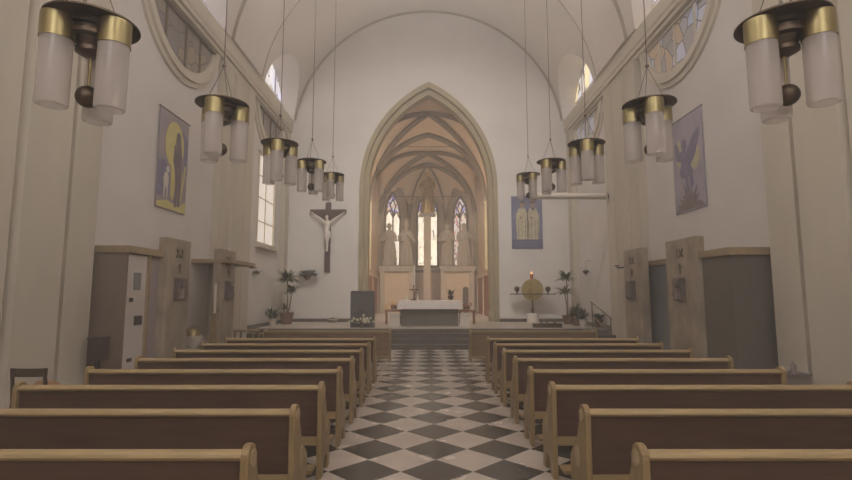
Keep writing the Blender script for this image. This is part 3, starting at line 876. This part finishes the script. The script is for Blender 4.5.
# front kneeling desks
M['deskboard'] = mat('mid brown board', (124, 100, 76), .5, var=.2, scale=4, stretch=(.6, 6, 6))
def front_desk(x, label):
    r = empty('front_desk', (x, 12.05, 0), 0, label, 'kneeling desk', 'front kneeling desks')
    W = 1.5
    prof_ = [(0, 0), (.06, 0), (.1, .1), (.28, .1), (.32, 0), (.40, 0), (.38, .3), (.33, .6), (.36, .74), (.30, .80), (.10, .74), (.02, .66), (.03, .3)]
    for sg in (-1, 1):
        a, b = sorted((sg*W, sg*(W+.045))); MB().prism(prof_, 'x', a, b).build('end_panel', M['wood'], r, bevel=.008)
    MB().prism([(.08, .66), (.33, .70), (.33, .73), (.08, .69)], 'x', -W, W).build('book_rest', M['woodrail'], r)
    MB().box(-W, W, .05, .08, .1, .70).build('front_board', M['deskboard'], r)
    MB().box(-W, W, .02, .10, .70, .745).build('top_rail', M['woodrail'], r)
    MB().box(-W, W, .0, .16, .1, .14).build('kneeler', M['wood'], r)
front_desk(-2.5, 'long wooden kneeling desk in front of the left pews'); front_desk(2.5, 'long wooden kneeling desk in front of the right pews')

# ------------------------------------------------------------------ chandeliers
def chandelier():
    r = empty('chandelier', (0, 0, 0)); r['category'] = 'chandelier'
    MB().lathe([(0, .0), (.245, .0), (.262, .006), (.262, .016), (.245, .022), (.10, .03), (.05, .05), (0, .055)], (0, 0, 0), 40).build('top_plate', M['brassdark'], r)
    bd = MB().lathe([(.15, -.002), (.15, -.03), (.12, -.035), (.12, -.06), (.135, -.065), (.135, -.09), (.10, -.10), (.07, -.15), (.085, -.155), (.085, -.18), (.05, -.20), (.02, -.21)], (0, 0, 0), 28).build('body', M['brassdark'], r)
    MB().tube([(0, 0, -.2), (0, 0, -.40)], .010, 8).build('rod', M['brass'], r)
    MB().ball((0, 0, -.46), .068, 20).build('ball_finial', M['brassdark'], r)
    for k in range(3):
        a = k*2*PI/3; c = (.176*math.cos(a), .176*math.sin(a), 0)
        col = MB().strip([(c[0]+.092*math.cos(2*PI*i/28), c[1]+.092*math.sin(2*PI*i/28)) for i in range(28)],
                         [(c[0]+.087*math.cos(2*PI*i/28), c[1]+.087*math.sin(2*PI*i/28)) for i in range(28)], 'z', -.155, -.002, smooth=True, closed=True).build('collar', M['brass'], r)
        pr = [(.086, -.12), (.086, -.55), (.082, -.56), (.07, -.565), (.0, -.565)]
        g = MB().lathe(pr[:4], c, 28)
        g.f = [f for f in g.f if len(f) == 4]; g.sm = g.sm[:len(g.f)]
        g.build('glass_cylinder', M['shade'], col)
        MB().lathe([(.03, -.10), (.03, -.2), (.015, -.24), (0, -.25)], c, 10).build('bulb', M['corpus'], col)
    w = MB()
    for k in range(3):
        a = k*2*PI/3+PI/3; w.tube([(.16*math.cos(a), .16*math.sin(a), .015), (0, 0, .42)], .0035, 5)
    w.ball((0, 0, .43), .022, 10)
    w.build('suspension_wires', M['wire'], r)
    return r
ch0 = chandelier()
cw0 = MB().tube([(0, 0, 0), (0, 0, 1)], .006, 6).build('ceiling_cable', M['wire'], ch0)
LY = [2.96, 4.93, 6.92, 8.9, 10.9]; LZ = [3.32, 3.57, 3.77, 4.04, 4.28]
names = ['the nearest and largest in view', 'second nearest', 'third nearest, the middle of the five', 'fourth nearest', 'the farthest and smallest of the five']
rot = {(-1, 0): 1.84, (1, 0): 1.30, (-1, 1): 2.6, (1, 1): .35, (-1, 2): 2.75, (1, 2): .25, (-1, 3): 1.6, (1, 3): 1.9, (-1, 4): .5, (1, 4): .9}
fst = True
for sg, side in ((-1, 'left'), (1, 'right')):
    for i in range(5):
        o = ch0 if fst else copy_tree(ch0); fst = False
        x = -2.2 if sg < 0 else 2.2
        o.location = (x, LY[i], LZ[i]); o.rotation_euler = (0, 0, rot[(sg, i)])
        if sg == 1 and i == 0: o.location = (2.16, 2.98, 3.34)
        zt = ZV+math.sqrt(R*R-x*x)-LZ[i]-(.06 if i == 2 else 0)
        for c in o.children:
            if c.name.startswith('ceiling_cable'):
                c.location = (0, 0, .42); c.scale = (1, 1, zt-.42)
        tag(o, 'brass chandelier with glass cylinders over the %s pews, %s' % (side, names[i]), 'chandelier', 'chandeliers over the %s pews' % side)

# ------------------------------------------------------------------ half-round windows under the cornice
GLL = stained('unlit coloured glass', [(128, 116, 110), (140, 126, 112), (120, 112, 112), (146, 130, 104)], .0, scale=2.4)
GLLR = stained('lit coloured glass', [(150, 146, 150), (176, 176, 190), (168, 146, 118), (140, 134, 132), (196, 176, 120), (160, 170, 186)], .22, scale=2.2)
def lunette(sgn, yc, zc, r, gm):
    win_n[0] += 1
    w = empty('window_%d' % win_n[0], (0, 0, 0)); w['kind'] = 'structure'
    zt = ZC0
    a1 = math.asin(min(1, (zc-zt)/r))
    def arcp(rr):
        a = math.asin(max(-1, min(1, (zc-zt)/rr)))
        # from the right end under the bottom to the left end
        return [(yc+rr*math.cos(-a-(PI-2*a)*i/32), zc+rr*math.sin(-a-(PI-2*a)*i/32)) for i in range(33)]
    x0, x1 = sgn*(XB-.02), sgn*XB
    MB().prism(arcp(r), 'x', x0, x1).build('glass', gm, w)
    MB().strip(arcp(r+.20), arcp(r+.03), 'x', sgn*XB, sgn*(XB-.13)).strip(arcp(r+.06), arcp(r-.03), 'x', sgn*XB, sgn*(XB-.07)).strip(arcp(r+.32), arcp(r+.18), 'x', sgn*XB, sgn*(XB-.06)).build('window_frame', M['cornice'], w)
    b = MB()
    for yy in (-.75*r/1.6, .1, .8*r/1.6):
        zb = zc-math.sqrt(r*r-yy*yy); b.box(min(sgn*(XB-.05), sgn*XB), max(sgn*(XB-.05), sgn*XB), yc+yy-.03, yc+yy+.03, zb, zt)
    b.box(min(sgn*(XB-.08), sgn*XB), max(sgn*(XB-.08), sgn*XB), yc-r, yc+r, zt-.07, zt-.02)
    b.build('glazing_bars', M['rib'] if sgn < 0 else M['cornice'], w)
    return w
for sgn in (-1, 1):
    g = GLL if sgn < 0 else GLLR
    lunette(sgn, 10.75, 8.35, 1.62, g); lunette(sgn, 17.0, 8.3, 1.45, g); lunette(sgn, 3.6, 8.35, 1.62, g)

# left lower window in the eastern bay
win_n[0] += 1
w = empty('window_%d' % win_n[0], (0, 0, 0)); w['kind'] = 'structure'
MB().box(-5.74, -5.72, 16.15, 17.95, 3.35, 6.35).build('glass', emis('pale bay glass', (216, 206, 194), .75), w)
f = MB()
f.box(-5.70, -5.64, 16.05, 16.17, 3.3, 6.4).box(-5.70, -5.64, 17.93, 18.05, 3.3, 6.4).box(-5.70, -5.64, 16.05, 18.05, 6.3, 6.42)
for z in (4.05, 4.85, 5.6): f.box(-5.72, -5.69, 16.15, 17.95, z, z+.03)
f.box(-5.72, -5.69, 17.03, 17.07, 3.35, 6.35)
f.build('window_frame', M['cornice'], w)
MB().box(-5.9, -5.50, 15.98, 18.12, 3.14, 3.30).build('window_sill', M['cornice'], w)

# ------------------------------------------------------------------ banners and poster
def flat(mb, poly, t0, t1): return mb.prism(poly, 'y', t0, t1)
def ell(cx, cz, a, b, n=24): return [(cx+a*math.cos(2*PI*i/n), cz+b*math.sin(2*PI*i/n)) for i in range(n)]
# local frame: x along the banner, -y towards the viewer; rotated onto the wall
def banner_left():
    r = empty('banner', (-XB+.02, 10.58, 3.42), PI/2, 'painted hanging banner on the left wall, figure with lamb before a yellow halo', 'banner', 'banners on the side walls')
    MB().box(-.62, .62, -.02, 0, 0, 2.12).build('cloth', M['bannerl'], r)
    MB().tube([(-.66, -.015, 2.12), (.66, -.015, 2.12)], .015, 8).build('hanging_rod', M['iron'], r)
    h = MB(); flat(h, ell(.02, 1.45, .40, .52), -.026, -.02); flat(h, [(-.6, .12), (-.2, .2), (.3, .12), (.6, .3), (.6, .02), (-.6, .02)], -.026, -.02)
    flat(h, [(-.1, .9), (.05, 1.3), (.1, .5), (.02, .2), (-.08, .3)], -.028, -.021)
    flat(h, [(.3, .2), (.38, .2), (.55, 1.1), (.5, 1.12)], -.028, -.021)
    h.build('yellow_paint', M['yellow'], r)
    b = MB(); flat(b, [(-.6, 1.0), (-.35, 1.05), (-.2, .9), (.0, .95), (.05, .3), (.2, .15), (-.2, .25), (-.6, .25)], -.024, -.02); flat(b, [(.33, 1.9), (.6, 1.7), (.6, .9), (.45, 1.0), (.42, 1.5)], -.024, -.02)
    b.build('violet_paint', M['figviolet'], r)
    g = MB(); flat(g, [(.0, 1.45), (.12, 1.52), (.28, 1.5), (.36, 1.2), (.33, .8), (.36, .35), (.12, .3), (.08, .8), (-.02, 1.1)], -.032, -.022)
    flat(g, ell(.16, 1.66, .085, .12), -.034, -.022); flat(g, [(.08, 1.75), (.25, 1.72), (.28, 1.5), (.05, 1.5)], -.031, -.022)
    flat(g, [(.12, .35), (.2, .35), (.18, .1), (.1, .1)], -.033, -.022); flat(g, [(.26, .36), (.34, .36), (.32, .12), (.24, .12)], -.033, -.022)
    g.build('painted_figure', M['figbrown'], r)
    l = MB(); flat(l, ell(-.28, .62, .10, .17), -.032, -.022); flat(l, ell(-.22, .86, .06, .07), -.033, -.022); flat(l, [(-.36, .5), (-.31, .5), (-.32, .25), (-.36, .25)], -.032, -.022); flat(l, [(-.24, .5), (-.19, .5), (-.2, .25), (-.24, .25)], -.032, -.022)
    l.build('painted_lamb', M['figwhite'], r)
banner_left()
def banner_right():
    r = empty('banner', (XB-.02, 10.58, 3.42), -PI/2, 'painted hanging banner on the right wall, winged violet figure over leaves', 'banner', 'banners on the side walls')
    # local +x points towards the camera here
    MB().box(-.62, .62, -.02, 0, 0, 2.12).build('cloth', M['bannerr'], r)
    MB().tube([(-.66, -.015, 2.12), (.66, -.015, 2.12)], .015, 8).build('hanging_rod', M['iron'], r)
    y = MB(); flat(y, ell(.2, 1.15, .3, .3), -.023, -.02); flat(y, ell(-.35, 1.35, .14, .3), -.023, -.02); y.build('yellow_paint', mat('pale yellow paint', (182, 174, 136), .7, var=.1, scale=4), r)
    v = MB()
    flat(v, [(-.1, 1.2), (.05, 1.4), (.3, 1.62), (.52, 1.72), (.5, 1.55), (.3, 1.15), (.12, 1.0)], -.030, -.021)
    flat(v, [(-.5, 1.6), (-.46, 1.2), (-.3, 1.15), (-.3, 1.35), (-.4, 1.6)], -.030, -.021)
    flat(v, ell(-.12, 1.5, .09, .12), -.034, -.022)
    flat(v, [(-.32, 1.35), (-.1, 1.4), (.08, 1.3), (.1, 1.0), (.22, .85), (.1, .72), (-.05, .8), (-.25, .75), (-.35, .9), (-.25, 1.05)], -.032, -.022)
    flat(v, [(-.12, .8), (-.04, .8), (.02, .5), (-.06, .35), (-.1, .5)], -.030, -.022); flat(v, [(.05, .78), (.12, .78), (.22, .6), (.0, .25), (.08, .55)], -.030, -.022)
    v.build('painted_figure', M['figviolet'], r)
    g = MB()
    for k in range(9):
        a = PI*(.08+.84*k/8); L = .42+.08*(k % 3)
        bx = Vector((math.cos(a), math.sin(a)))
        n = Vector((-bx.y, bx.x)); b0 = Vector((0, .06))
        flat(g, [tuple(b0+n*.01), tuple(b0+bx*L*.5+n*.06), tuple(b0+bx*L), tuple(b0+bx*L*.5-n*.06), tuple(b0-n*.01)], -.028-.0005*k, -.021)
    flat(g, [(-.58, .03), (.58, .03), (.5, .14), (0, .2), (-.5, .12)], -.027, -.021)
    g.build('painted_leaves', M['figgrey'], r)
banner_right()
r = empty('poster', (3.83, YE-.002, 3.36), 0, 'blue poster with two pale robed figures on the east wall, right of the arch', 'poster')
MB().box(-.60, .60, -.025, 0, 0, 2.06).build('sheet', M['bluecloth'], r)
MB().box(-.60, .60, -.03, -.025, 0, .34).build('caption_band', M['posterdark'], r)
tl = MB()
for k in range(3):
    for j in range(9):
        tl.box(-.42+j*.095, -.42+j*.095+.05+.02*((j*7+k) % 2), -.033, -.03, .09+.07*k, .11+.07*k)
tl.build('caption_text', mat('caption ink', (128, 126, 146), .7), r)
rob = MB(); skn = MB(); har = MB()
for cx in (-.19, .23):
    flat(rob, [(cx-.2, .36), (cx-.23, .9), (cx-.24, 1.3), (cx-.12, 1.58), (cx+.12, 1.58), (cx+.24, 1.3), (cx+.24, .9), (cx+.2, .36)], -.036, -.025)
    flat(skn, ell(cx, 1.71, .085, .12), -.040, -.025); flat(skn, ell(cx-.05, 1.2, .07, .05), -.040, -.025)
    flat(har, [(cx-.1, 1.72), (cx-.08, 1.84), (cx+.06, 1.86), (cx+.1, 1.72), (cx+.07, 1.77), (cx-.05, 1.78)], -.043, -.025)
flat(har, [(.16, 1.58), (.3, 1.6), (.27, 1.5), (.2, 1.48)], -.043, -.025)
for x in (-.35, -.22, -.08, .05, .16, .3, .4): flat(har, [(x, .4), (x+.012, .4), (x+.03, 1.1), (x+.01, 1.1)], -.039, -.025)
flat(har, [(.0, .36), (.02, .36), (.03, 1.5), (.01, 1.5)], -.041, -.025)
rob.build('painted_robes', M['robe'], r); skn.build('painted_faces', M['skin'], r); har.build('painted_hair_and_folds', M['hair'], r)

# rolled projection screen held by the right pilaster
r = empty('projection_screen', (4.26, 14.8, 4.58), 0, 'rolled-up white projection screen case reaching out from the right pilaster', 'projection screen')
MB().tube([(-1.15, 0, 0), (1.1, 0, 0)], .085, 16).build('case', M['screen'], r)
MB().box(-1.17, -1.14, -.09, .09, -.09, .09).box(1.08, 1.12, -.1, .1, -.1, .1).build('end_cap', M['cornice'], r)
MB().box(1.08, 1.17, -.05, .05, -.06, .06).build('wall_bracket', M['iron'], r)
MB().box(-1.1, 1.05, -.01, .01, -.11, -.08).build('pull_bar', M['cornice'], r)

# ------------------------------------------------------------------ stone slabs with station reliefs
def slab(sgn, y0, y1, label):
    hl = (y1-y0)/2
    r = empty('stone_slab', ((-5.04 if sgn < 0 else 4.94), y0+hl, 0), 0, label, 'stone slab', 'travertine slabs with station reliefs')
    x0, x1 = sorted((sgn*-.10, sgn*.10))
    MB().box(-.09, .09, -hl, hl, 0, 2.70).build('slab_body', M['slab'], r, bevel=.012)
    f = -sgn*.09
    rl = MB(); n = -sgn
    def bx(a, b, y0_, y1_, z0, z1): rl.box(min(f+n*a, f+n*b), max(f+n*a, f+n*b), y0_, y1_, z0, z1)
    bx(-.01, .09, -.17, .17, 1.50, 1.94)
    bx(.07, .11, -.15, -.11, 1.52, 1.92); bx(.07, .12, -.14, .1, 1.80, 1.86)
    rl.ball((f+n*.1, .02, 1.80), .05, 8); rl.tube([(f+n*.1, .02, 1.76), (f+n*.1, .0, 1.54)], [.045, .07], 8); rl.ball((f+n*.1, -.09, 1.7), .04, 8); rl.tube([(f+n*.1, -.09, 1.67), (f+n*.1, -.1, 1.53)], [.035, .05], 8)
    rl.tube([(f+n*.11, -.14, 1.9), (f+n*.12, .14, 1.6)], .015, 6)
    rl.build('station_relief', M['relief'], r)
    cr = MB()
    def cx(a, b, y0_, y1_, z0, z1): cr.box(min(f+n*a, f+n*b), max(f+n*a, f+n*b), y0_, y1_, z0, z1)
    cx(-.01, .025, -.015, .015, 2.03, 2.22); cx(-.01, .025, -.07, .07, 2.14, 2.17)
    cr.tube([(f+n*.01, -.14, 2.34), (f+n*.01, .0, 2.5)], .014, 5); cr.tube([(f+n*.01, .0, 2.34), (f+n*.01, -.14, 2.5)], .014, 5); cr.tube([(f+n*.01, .08, 2.34), (f+n*.01, .08, 2.5)], .014, 5)
    cr.build('carved_cross_and_numeral', M['carve'], r)
slab(-1, 9.28, 10.18, 'weathered travertine slab with a relief on the left, the nearer one')
slab(-1, 11.70, 12.60, 'weathered travertine slab with a relief on the left, the farther one')
slab(1, 9.08, 10.2, 'weathered travertine slab with a relief on the right, the nearer one')
slab(1, 11.4, 12.4, 'weathered travertine slab with a relief on the right, the farther one')

# confessionals behind the slabs
r = empty('confessional', (-5.34, 8.67, 0), 0, 'confessional with white door and brown end wall beside the left pilaster', 'confessional')
MB().box(-.31, .26, -.42, -.39, 0, 2.32).build('end_panel', M['brownpanel'], r)
MB().box(.22, .25, -.39, .18, .04, 2.30).build('door', M['whitepaint'], r)
dd = r.children[-1]
for (ya, yb, za, zb) in ((-.30, -.2, 1.50, 1.57), (-.12, .1, 1.10, 1.26), (-.26, -.14, .5, .56)): MB().box(.25, .265, ya, yb, za, zb).build('door_fitting', M['iron'], dd)
MB().box(.25, .256, -.2, .02, 1.7, 2.0).build('door_window', M['bluegrey'], dd)
MB().box(.20, .29, .18, .26, 0, 2.32).build('corner_post', M['trimwood'], r)
MB().box(.20, .23, .26, .85, 0, 2.3).build('side_panel', mat('mauve grey panel', (150, 138, 136), .6), r)
MB().box(-.31, .32, -.47, 1.0, 2.32, 2.44).build('canopy', M['trimwood'], r, bevel=.01)

r = empty('canopy_board', (-5.25, 12.3, 2.36), 0, 'oak canopy board crossing in front of the farther left slab', 'canopy')
MB().box(-.40, .50, -.62, .42, 0, .09).box(-.15, .50, .42, 1.22, 0, .09).build('board', M['trimwood'], r, bevel=.01)
MB().box(.40, .52, 1.0, 1.24, -.05, .0).build('end_block', M['trimwood'], r)

r = empty('confessional', (5.25, 9.85, 0), 0, 'long dark grey confessional with oak canopy between the right slabs', 'confessional')
MB().box(-.28, .40, -1.62, -1.58, 0, 2.28).build('end_panel', M['greydoor'], r)
MB().box(-.28, -.24, -1.58, .35, 0, 2.28).build('door', M['greydoor'], r)
MB().tube([(-.29, -.45, 1.0), (-.335, -.45, 1.02), (-.335, -.45, 1.4), (-.29, -.45, 1.42)], .014, 8).build('door_handle', M['relief'], r.children[-1])
MB().box(-.03, .01, .35, 2.6, 0, 2.28).build('side_panel', M['bluegrey'], r)
MB().box(-.34, .40, -1.68, .45, 2.28, 2.41).build('canopy', M['trimwood'], r, bevel=.01)
MB().box(-.10, .40, .45, 2.75, 2.28, 2.40).build('rear_canopy', M['trimwood'], r, bevel=.01)

# wall sconce bracket on the far right pilaster
r = empty('candle_bracket', (5.44, 13.75, 2.36), 0, 'small iron candle bracket on the right pilaster beyond the farther slab', 'candle bracket')
MB().tube([(0, 0, 0), (-.22, 0, -.02), (-.24, 0, .04)], .02, 8).lathe([(.07, 0), (.07, .02), (.03, .03)], (-.24, 0, .03), 12).build('arm', M['iron'], r)
MB().lathe([(.025, .06), (.025, .18)], (-.24, 0, 0), 10).build('candle', M['wax'], r)
# small hanging holy lamp on east bay right wall
r = empty('wall_lamp', (5.56, 17.3, 2.35), 0, 'small dark hanging lamp on the right wall above the steps', 'lamp')
MB().tube([(.1, 0, .42), (-.08, 0, .42), (-.08, 0, .1)], .008, 6).build('hanger', M['iron'], r)
MB().lathe([(.0, -.12), (.02, -.05), (.1, .02), (.12, .06), (.04, .1)], (-.08, 0, 0), 12).build('bowl', M['iron'], r)

# ------------------------------------------------------------------ plants
def strap_plant(x, y, z, stems, label, potm, m, seed, pot=.22, grp=None):
    r = empty('potted_palm', (x, y, z), 0, label, 'plant', grp)
    MB().lathe([(pot*.7, 0), (pot, pot*1.5), (pot*1.08, pot*1.55), (pot*1.08, pot*1.7), (pot*.9, pot*1.7)], (0, 0, 0), 18).build('pot', potm, r)
    t = MB(); f = MB(); rnd = random.Random(seed)
    for (dx, dy, h, L, n) in stems:
        t.tube([(0, 0, pot*1.2), (dx*.5+.02, dy*.5, h*.55), (dx, dy, h)], [.03, .025, .02], 7)
        leaves(f, (dx, dy, h), n, L, .075, 1.0, rnd.randint(0, 999), droop=1.3)
    t.build('stem', M['rib'], r); f.build('foliage', m, r)
    return r
strap_plant(-5.0, 17.6, PZ, [(0, 0, 1.50, .60, 110), (.18, -.1, 1.1, .5, 40), (-.1, 0, .5, .35, 30)], 'tall spiky palm in a brown pot in the left corner of the chancel platform', M['pot'], M['leaf'], 5, .24)
strap_plant(4.92, 17.75, PZ, [(0, 0, 1.55, .52, 70), (-.05, .05, 1.05, .5, 50)], 'tall spiky palm in the right corner beside the brass disc', M['pot'], M['leaf'], 6, .18)
def bushy(x, y, z, h, rad, label, potm, seed, m=None, wide=.05, n=130):
    r = empty('potted_plant', (x, y, z), 0, label, 'plant')
    MB().lathe([(.1, 0), (.14, .22), (.15, .24), (.12, .24)], (0, 0, 0), 16).build('pot', potm, r)
    f = MB(); rnd = random.Random(seed)
    for k in range(n//6):
        a = rnd.random()*2*PI; q = rad*.5*rnd.random()
        leaves(f, (q*math.cos(a), q*math.sin(a), .2+h*.6*rnd.random()), 6, rad*.8, wide, .9, rnd.randint(0, 9999))
    f.build('foliage', m or M['leafdark'], r)
bushy(4.98, 16.95, PZ, .5, .42, 'green bushy plant in a brown pot in front of the right palm', M['pot'], 21)
bushy(4.98, 16.2, PZ, .4, .36, 'green bushy plant in a white pot, next to the chancel railing', M['potwhite'], 22)
bushy(5.42, 16.0, PZ, .22, .3, 'low dark plant at the right end of the platform edge', M['pot'], 23, wide=.04)
bushy(-5.18, 16.6, PZ, .35, .35, 'low leafy plant in a white pot below the left palm', M['potwhite'], 24)
# hanging / wall plants
r = empty('wall_plant', (-4.62, YE-.22, 2.25), 0, 'dark green trailing plant in a wall holder below the crucifix arm', 'plant')
MB().lathe([(.06, -.1), (.12, 0), (.13, .06)], (0, 0, 0), 14).box(-.02, .02, 0, .2, -.02, .02).build('wall_holder', M['pot'], r)
f = MB()
for k in range(14): leaves(f, (-.24+.04*k, -.03, .05+.05*(k % 4)), 12, .22, .08, .6, 40+k, droop=1.0)
f.build('foliage', M['leafdark'], r)
r = empty('wall_plant', (-5.5, 15.9, 2.30), 0, 'thin sprig plant in a small holder on the left wall', 'plant')
MB().lathe([(.03, -.06), (.06, 0), (.065, .03)], (0, 0, 0), 12).box(-.16, 0, -.015, .015, -.02, .01).build('wall_holder', M['pot'], r)
leaves(MB(), (0, 0, .02), 14, .3, .045, .5, 55, droop=1.2).build('foliage', M['leafdark'], r)
# small flower bowl on floor near the wall
bw = MB().lathe([(.14, 0), (.22, .1), (.2, .12)], (0, 0, 0), 16).build('stone_bowl', M['statue']); bw.location = (-3.05-.55, 18.7, PZ)
tag(bw, 'low stone bowl on the platform near the east wall, left of the ambo', 'bowl')
leaves(MB(), (0, 0, .1), 24, .16, .03, .8, 77).build('foliage', M['leaf'], bw)

# railing and side steps on the right
st = MB()
for i in range(4): st.box(4.7, 5.6, 14.1+.3*i, 15.62, .14*i, .14*(i+1))
struct('trim_90', st, M['step'])
r = empty('stair_railing', (5.1, 14.1, 0), 0, 'slim metal handrail beside the right platform steps', 'railing')
MB().tube([(0, 0, .0), (0, 0, .95)], .018, 8).tube([(0, 1.55, PZ), (0, 1.55, 1.36)], .018, 8).tube([(0, -.05, .93), (0, 0, .95), (0, 1.55, 1.36), (0, 1.7, 1.38)], .02, 8).tube([(0, .0, .5), (0, 1.55, .95)], .012, 8).build('handrail', M['wire'], r)
# dark basket on the platform edge
bk = empty('flower_trough', (3.75, 15.9, PZ), 0, 'low dark flower trough on the platform edge in front of the brass disc', 'trough')
MB().box(-.45, .45, -.1, .1, 0, .13).build('trough', M['darkwood'], bk)
leaves(MB(), (-.2, 0, .12), 14, .14, .03, .8, 78).build('foliage', M['leafdark'], bk)
for k, xx in enumerate((.0, .25)): leaves(MB(), (xx, 0, .12), 12, .14, .03, .8, 80+k).build('foliage', M['leafdark'], bk)

# ------------------------------------------------------------------ left side furniture
r = empty('baptismal_font', (-5.22, 11.0, 0), 0, 'small white font with a shining brass dome lid between the left slabs', 'font')
MB().lathe([(.2, 0), (.2, .06), (.1, .12), (.09, .46), (.19, .56), (.2, .72), (.18, .72)], (0, 0, 0), 24).build('basin', M['potwhite'], r)
MB().lathe([(.17, .72), (.16, .79), (.12, .86), (.06, .895), (.02, .90), (.02, .92), (.0, .93)], (0, 0, 0), 24).build('dome_lid', M['brass'], r)
r = empty('candle_stand', (-4.93, 11.42, 0), 0, 'tall wooden candle stand with a slim candle by the farther left slab', 'candle stand')
MB().prism([(-.13, 0), (.13, 0), (.045, 1.1), (.05, 1.16), (-.05, 1.16), (-.045, 1.1)], 'y', -.05, .05).prism([(-.12, 0), (.12, 0), (.04, 1.1), (-.04, 1.1)], 'x', -.05, .05).build('stand', M['wood'], r)
MB().lathe([(.09, 1.16), (.1, 1.19), (.04, 1.2)], (0, 0, 0), 16).build('drip_tray', M['brass'], r)
MB().lathe([(.03, 1.2), (.03, 1.85), (.004, 1.87)], (0, 0, 0), 12).build('candle', M['wax'], r)
r = empty('side_table', (-4.95, 13.6, 0), 0, 'small square oak table beyond the farther left slab', 'table')
MB().box(-.28, .28, -.25, .25, .62, .66).build('tabletop', M['wood'], r)
for a in (-1, 1):
    for b in (-1, 1): MB().box(a*.24-.025, a*.24+.025, b*.21-.025, b*.21+.025, 0, .62).build('leg', M['wood'], r)
r = empty('collection_box', (-5.24, 7.9, 0), 0, 'dark wooden collection box on a post by the near left pilaster', 'box')
MB().box(-.11, .11, -.10, .10, .60, .94).build('box_body', M['darkwood'], r, bevel=.008)
MB().box(-.12, .12, -.11, .11, .94, .96).build('lid', M['darkwood'], r)
MB().box(-.03, .03, -.03, .03, 0, .60).box(-.1, .1, -.1, .1, 0, .03).build('post', M['darkwood'], r)

def chair(x, y, rz, label):
    r = empty('chair', (x, y, 0), rz, label, 'chair')
    MB().box(-.20, .20, -.2, .2, .42, .45).build('seat', M['chairseat'], r, bevel=.005)
    for sx in (-1, 1):
        MB().tube([(sx*.19, -.26, 0), (sx*.185, -.2, .44), (sx*.18, -.25, .82)], .02, 8).build('rear_leg', M['chair'], r)
        MB().tube([(sx*.185, .19, 0), (sx*.185, .17, .43)], .018, 8).build('front_leg', M['chair'], r)
    bk = MB(); n = 10; pts = []
    o_ = [(-.20+.4*i/n, -.25-.03*math.sin(PI*i/n)) for i in range(n+1)]; i_ = [(p[0], p[1]+.022) for p in o_]
    bk.strip(o_, i_, 'z', .73, .82).build('back_rail', M['chair'], r)
    MB().box(-.17, .17, -.235, -.215, .56, .60).build('lower_back_rail', M['chair'], r)
    MB().tube([(-.185, -.2, .22), (.185, -.2, .22)], .012, 6).tube([(-.185, .17, .26), (.185, .17, .26)], .012, 6).build('stretcher', M['chair'], r)
    return r
chair(-4.50, 5.85, .0, 'dark wooden chair with curved back rail standing by the near left pilaster')
bag = MB().ball((0, 0, .10), .13, 12, sx=1.2, sz=.75).build('cushion', mat('tan cushion', (158, 120, 84), .8, var=.2, scale=9)); bag.location = (-4.52, 5.9, .45)
tag(bag, 'tan cushion lying on the dark chair by the left pilaster', 'cushion')

r = empty('grey_cabinet', (4.98, 7.05, 0), 0, 'small grey box standing at the foot of the near right pilaster', 'box')
MB().box(-.17, .17, -.15, .15, 0, .52).build('cabinet_body', M['greybox'], r, bevel=.01)
MB().box(-.18, .18, -.16, .16, .52, .55).build('cabinet_top', M['greybox'], r)
bt = MB().lathe([(.035, 0), (.035, .1), (.012, .13), (.012, .16)], (0, 0, 0), 12).build('bottle', M['figgrey']); bt.location = (5.02, 7.05, .55)
tag(bt, 'small grey bottle standing on the grey box at the right pilaster', 'bottle')

# ------------------------------------------------------------------ light
def area(name, loc, rot, sx, sy, e_, col=(1, .93, .85), sp=180):
    l = bpy.data.lights.new(name, 'AREA'); l.shape = 'RECTANGLE'; l.size = sx; l.size_y = sy; l.energy = e_; l.color = col
    o = bpy.data.objects.new(name, l); COL.objects.link(o); o.location = loc; o.rotation_euler = rot; l.spread = math.radians(sp); return o
# added warm fill lights, unseen behind the chancel arch
for sg in (-1, 1):
    area('choir_fill_light', (sg*2.62, 20.1, 5.0), (math.radians(75), 0, sg*math.radians(14)), .3, 1.2, 160, (1, .86, .70))
# added fill light above the view, aimed at the east wall and altar
area('vault_fill_light', (0, 9.5, 12.3), (math.radians(90-44), 0, 0), 3.0, .5, 190, (1, .97, .94), 80)
# added unseen fill lights brightening the vault (they shine upwards from the ledge)
for sg in (-1, 1):
    for yy, ln, en in ((17.0, 3.2, UPE), (13.85, 2.0, UP*.8), (10.4, 3.6, UP), (3.4, 3.6, UP), (-3, 3.6, UP)):
        area('cornice_fill_light', (sg*5.16, yy, 8.52), (0, sg*math.radians(180-50), 0), .12, ln, en, (1, .97, .93), 85)
w_ = bpy.data.worlds.new('world'); SC.world = w_; w_.use_nodes = True
w_.node_tree.nodes['Background'].inputs[0].default_value = (.8, .85, 1, 1); w_.node_tree.nodes['Background'].inputs[1].default_value = .3

# thin volume haze added to lift the dark and far tones
vs_ = w_.node_tree.nodes.new('ShaderNodeVolumeScatter'); vs_.inputs['Density'].default_value = HAZE; vs_.inputs['Anisotropy'].default_value = .2
vs_.inputs['Color'].default_value = (1, .97, .94, 1)
w_.node_tree.links.new(vs_.outputs[0], w_.node_tree.nodes['World Output'].inputs['Volume'])
SC.cycles.volume_bounces = 1
SC.view_settings.view_transform = 'Standard'; SC.view_settings.look = 'None'; SC.view_settings.gamma = 1; SC.view_settings.use_curve_mapping = False
SC.view_settings.exposure = 0.06
SC.cycles.use_denoising = True
SC.cycles.max_bounces = 8; SC.cycles.diffuse_bounces = 5
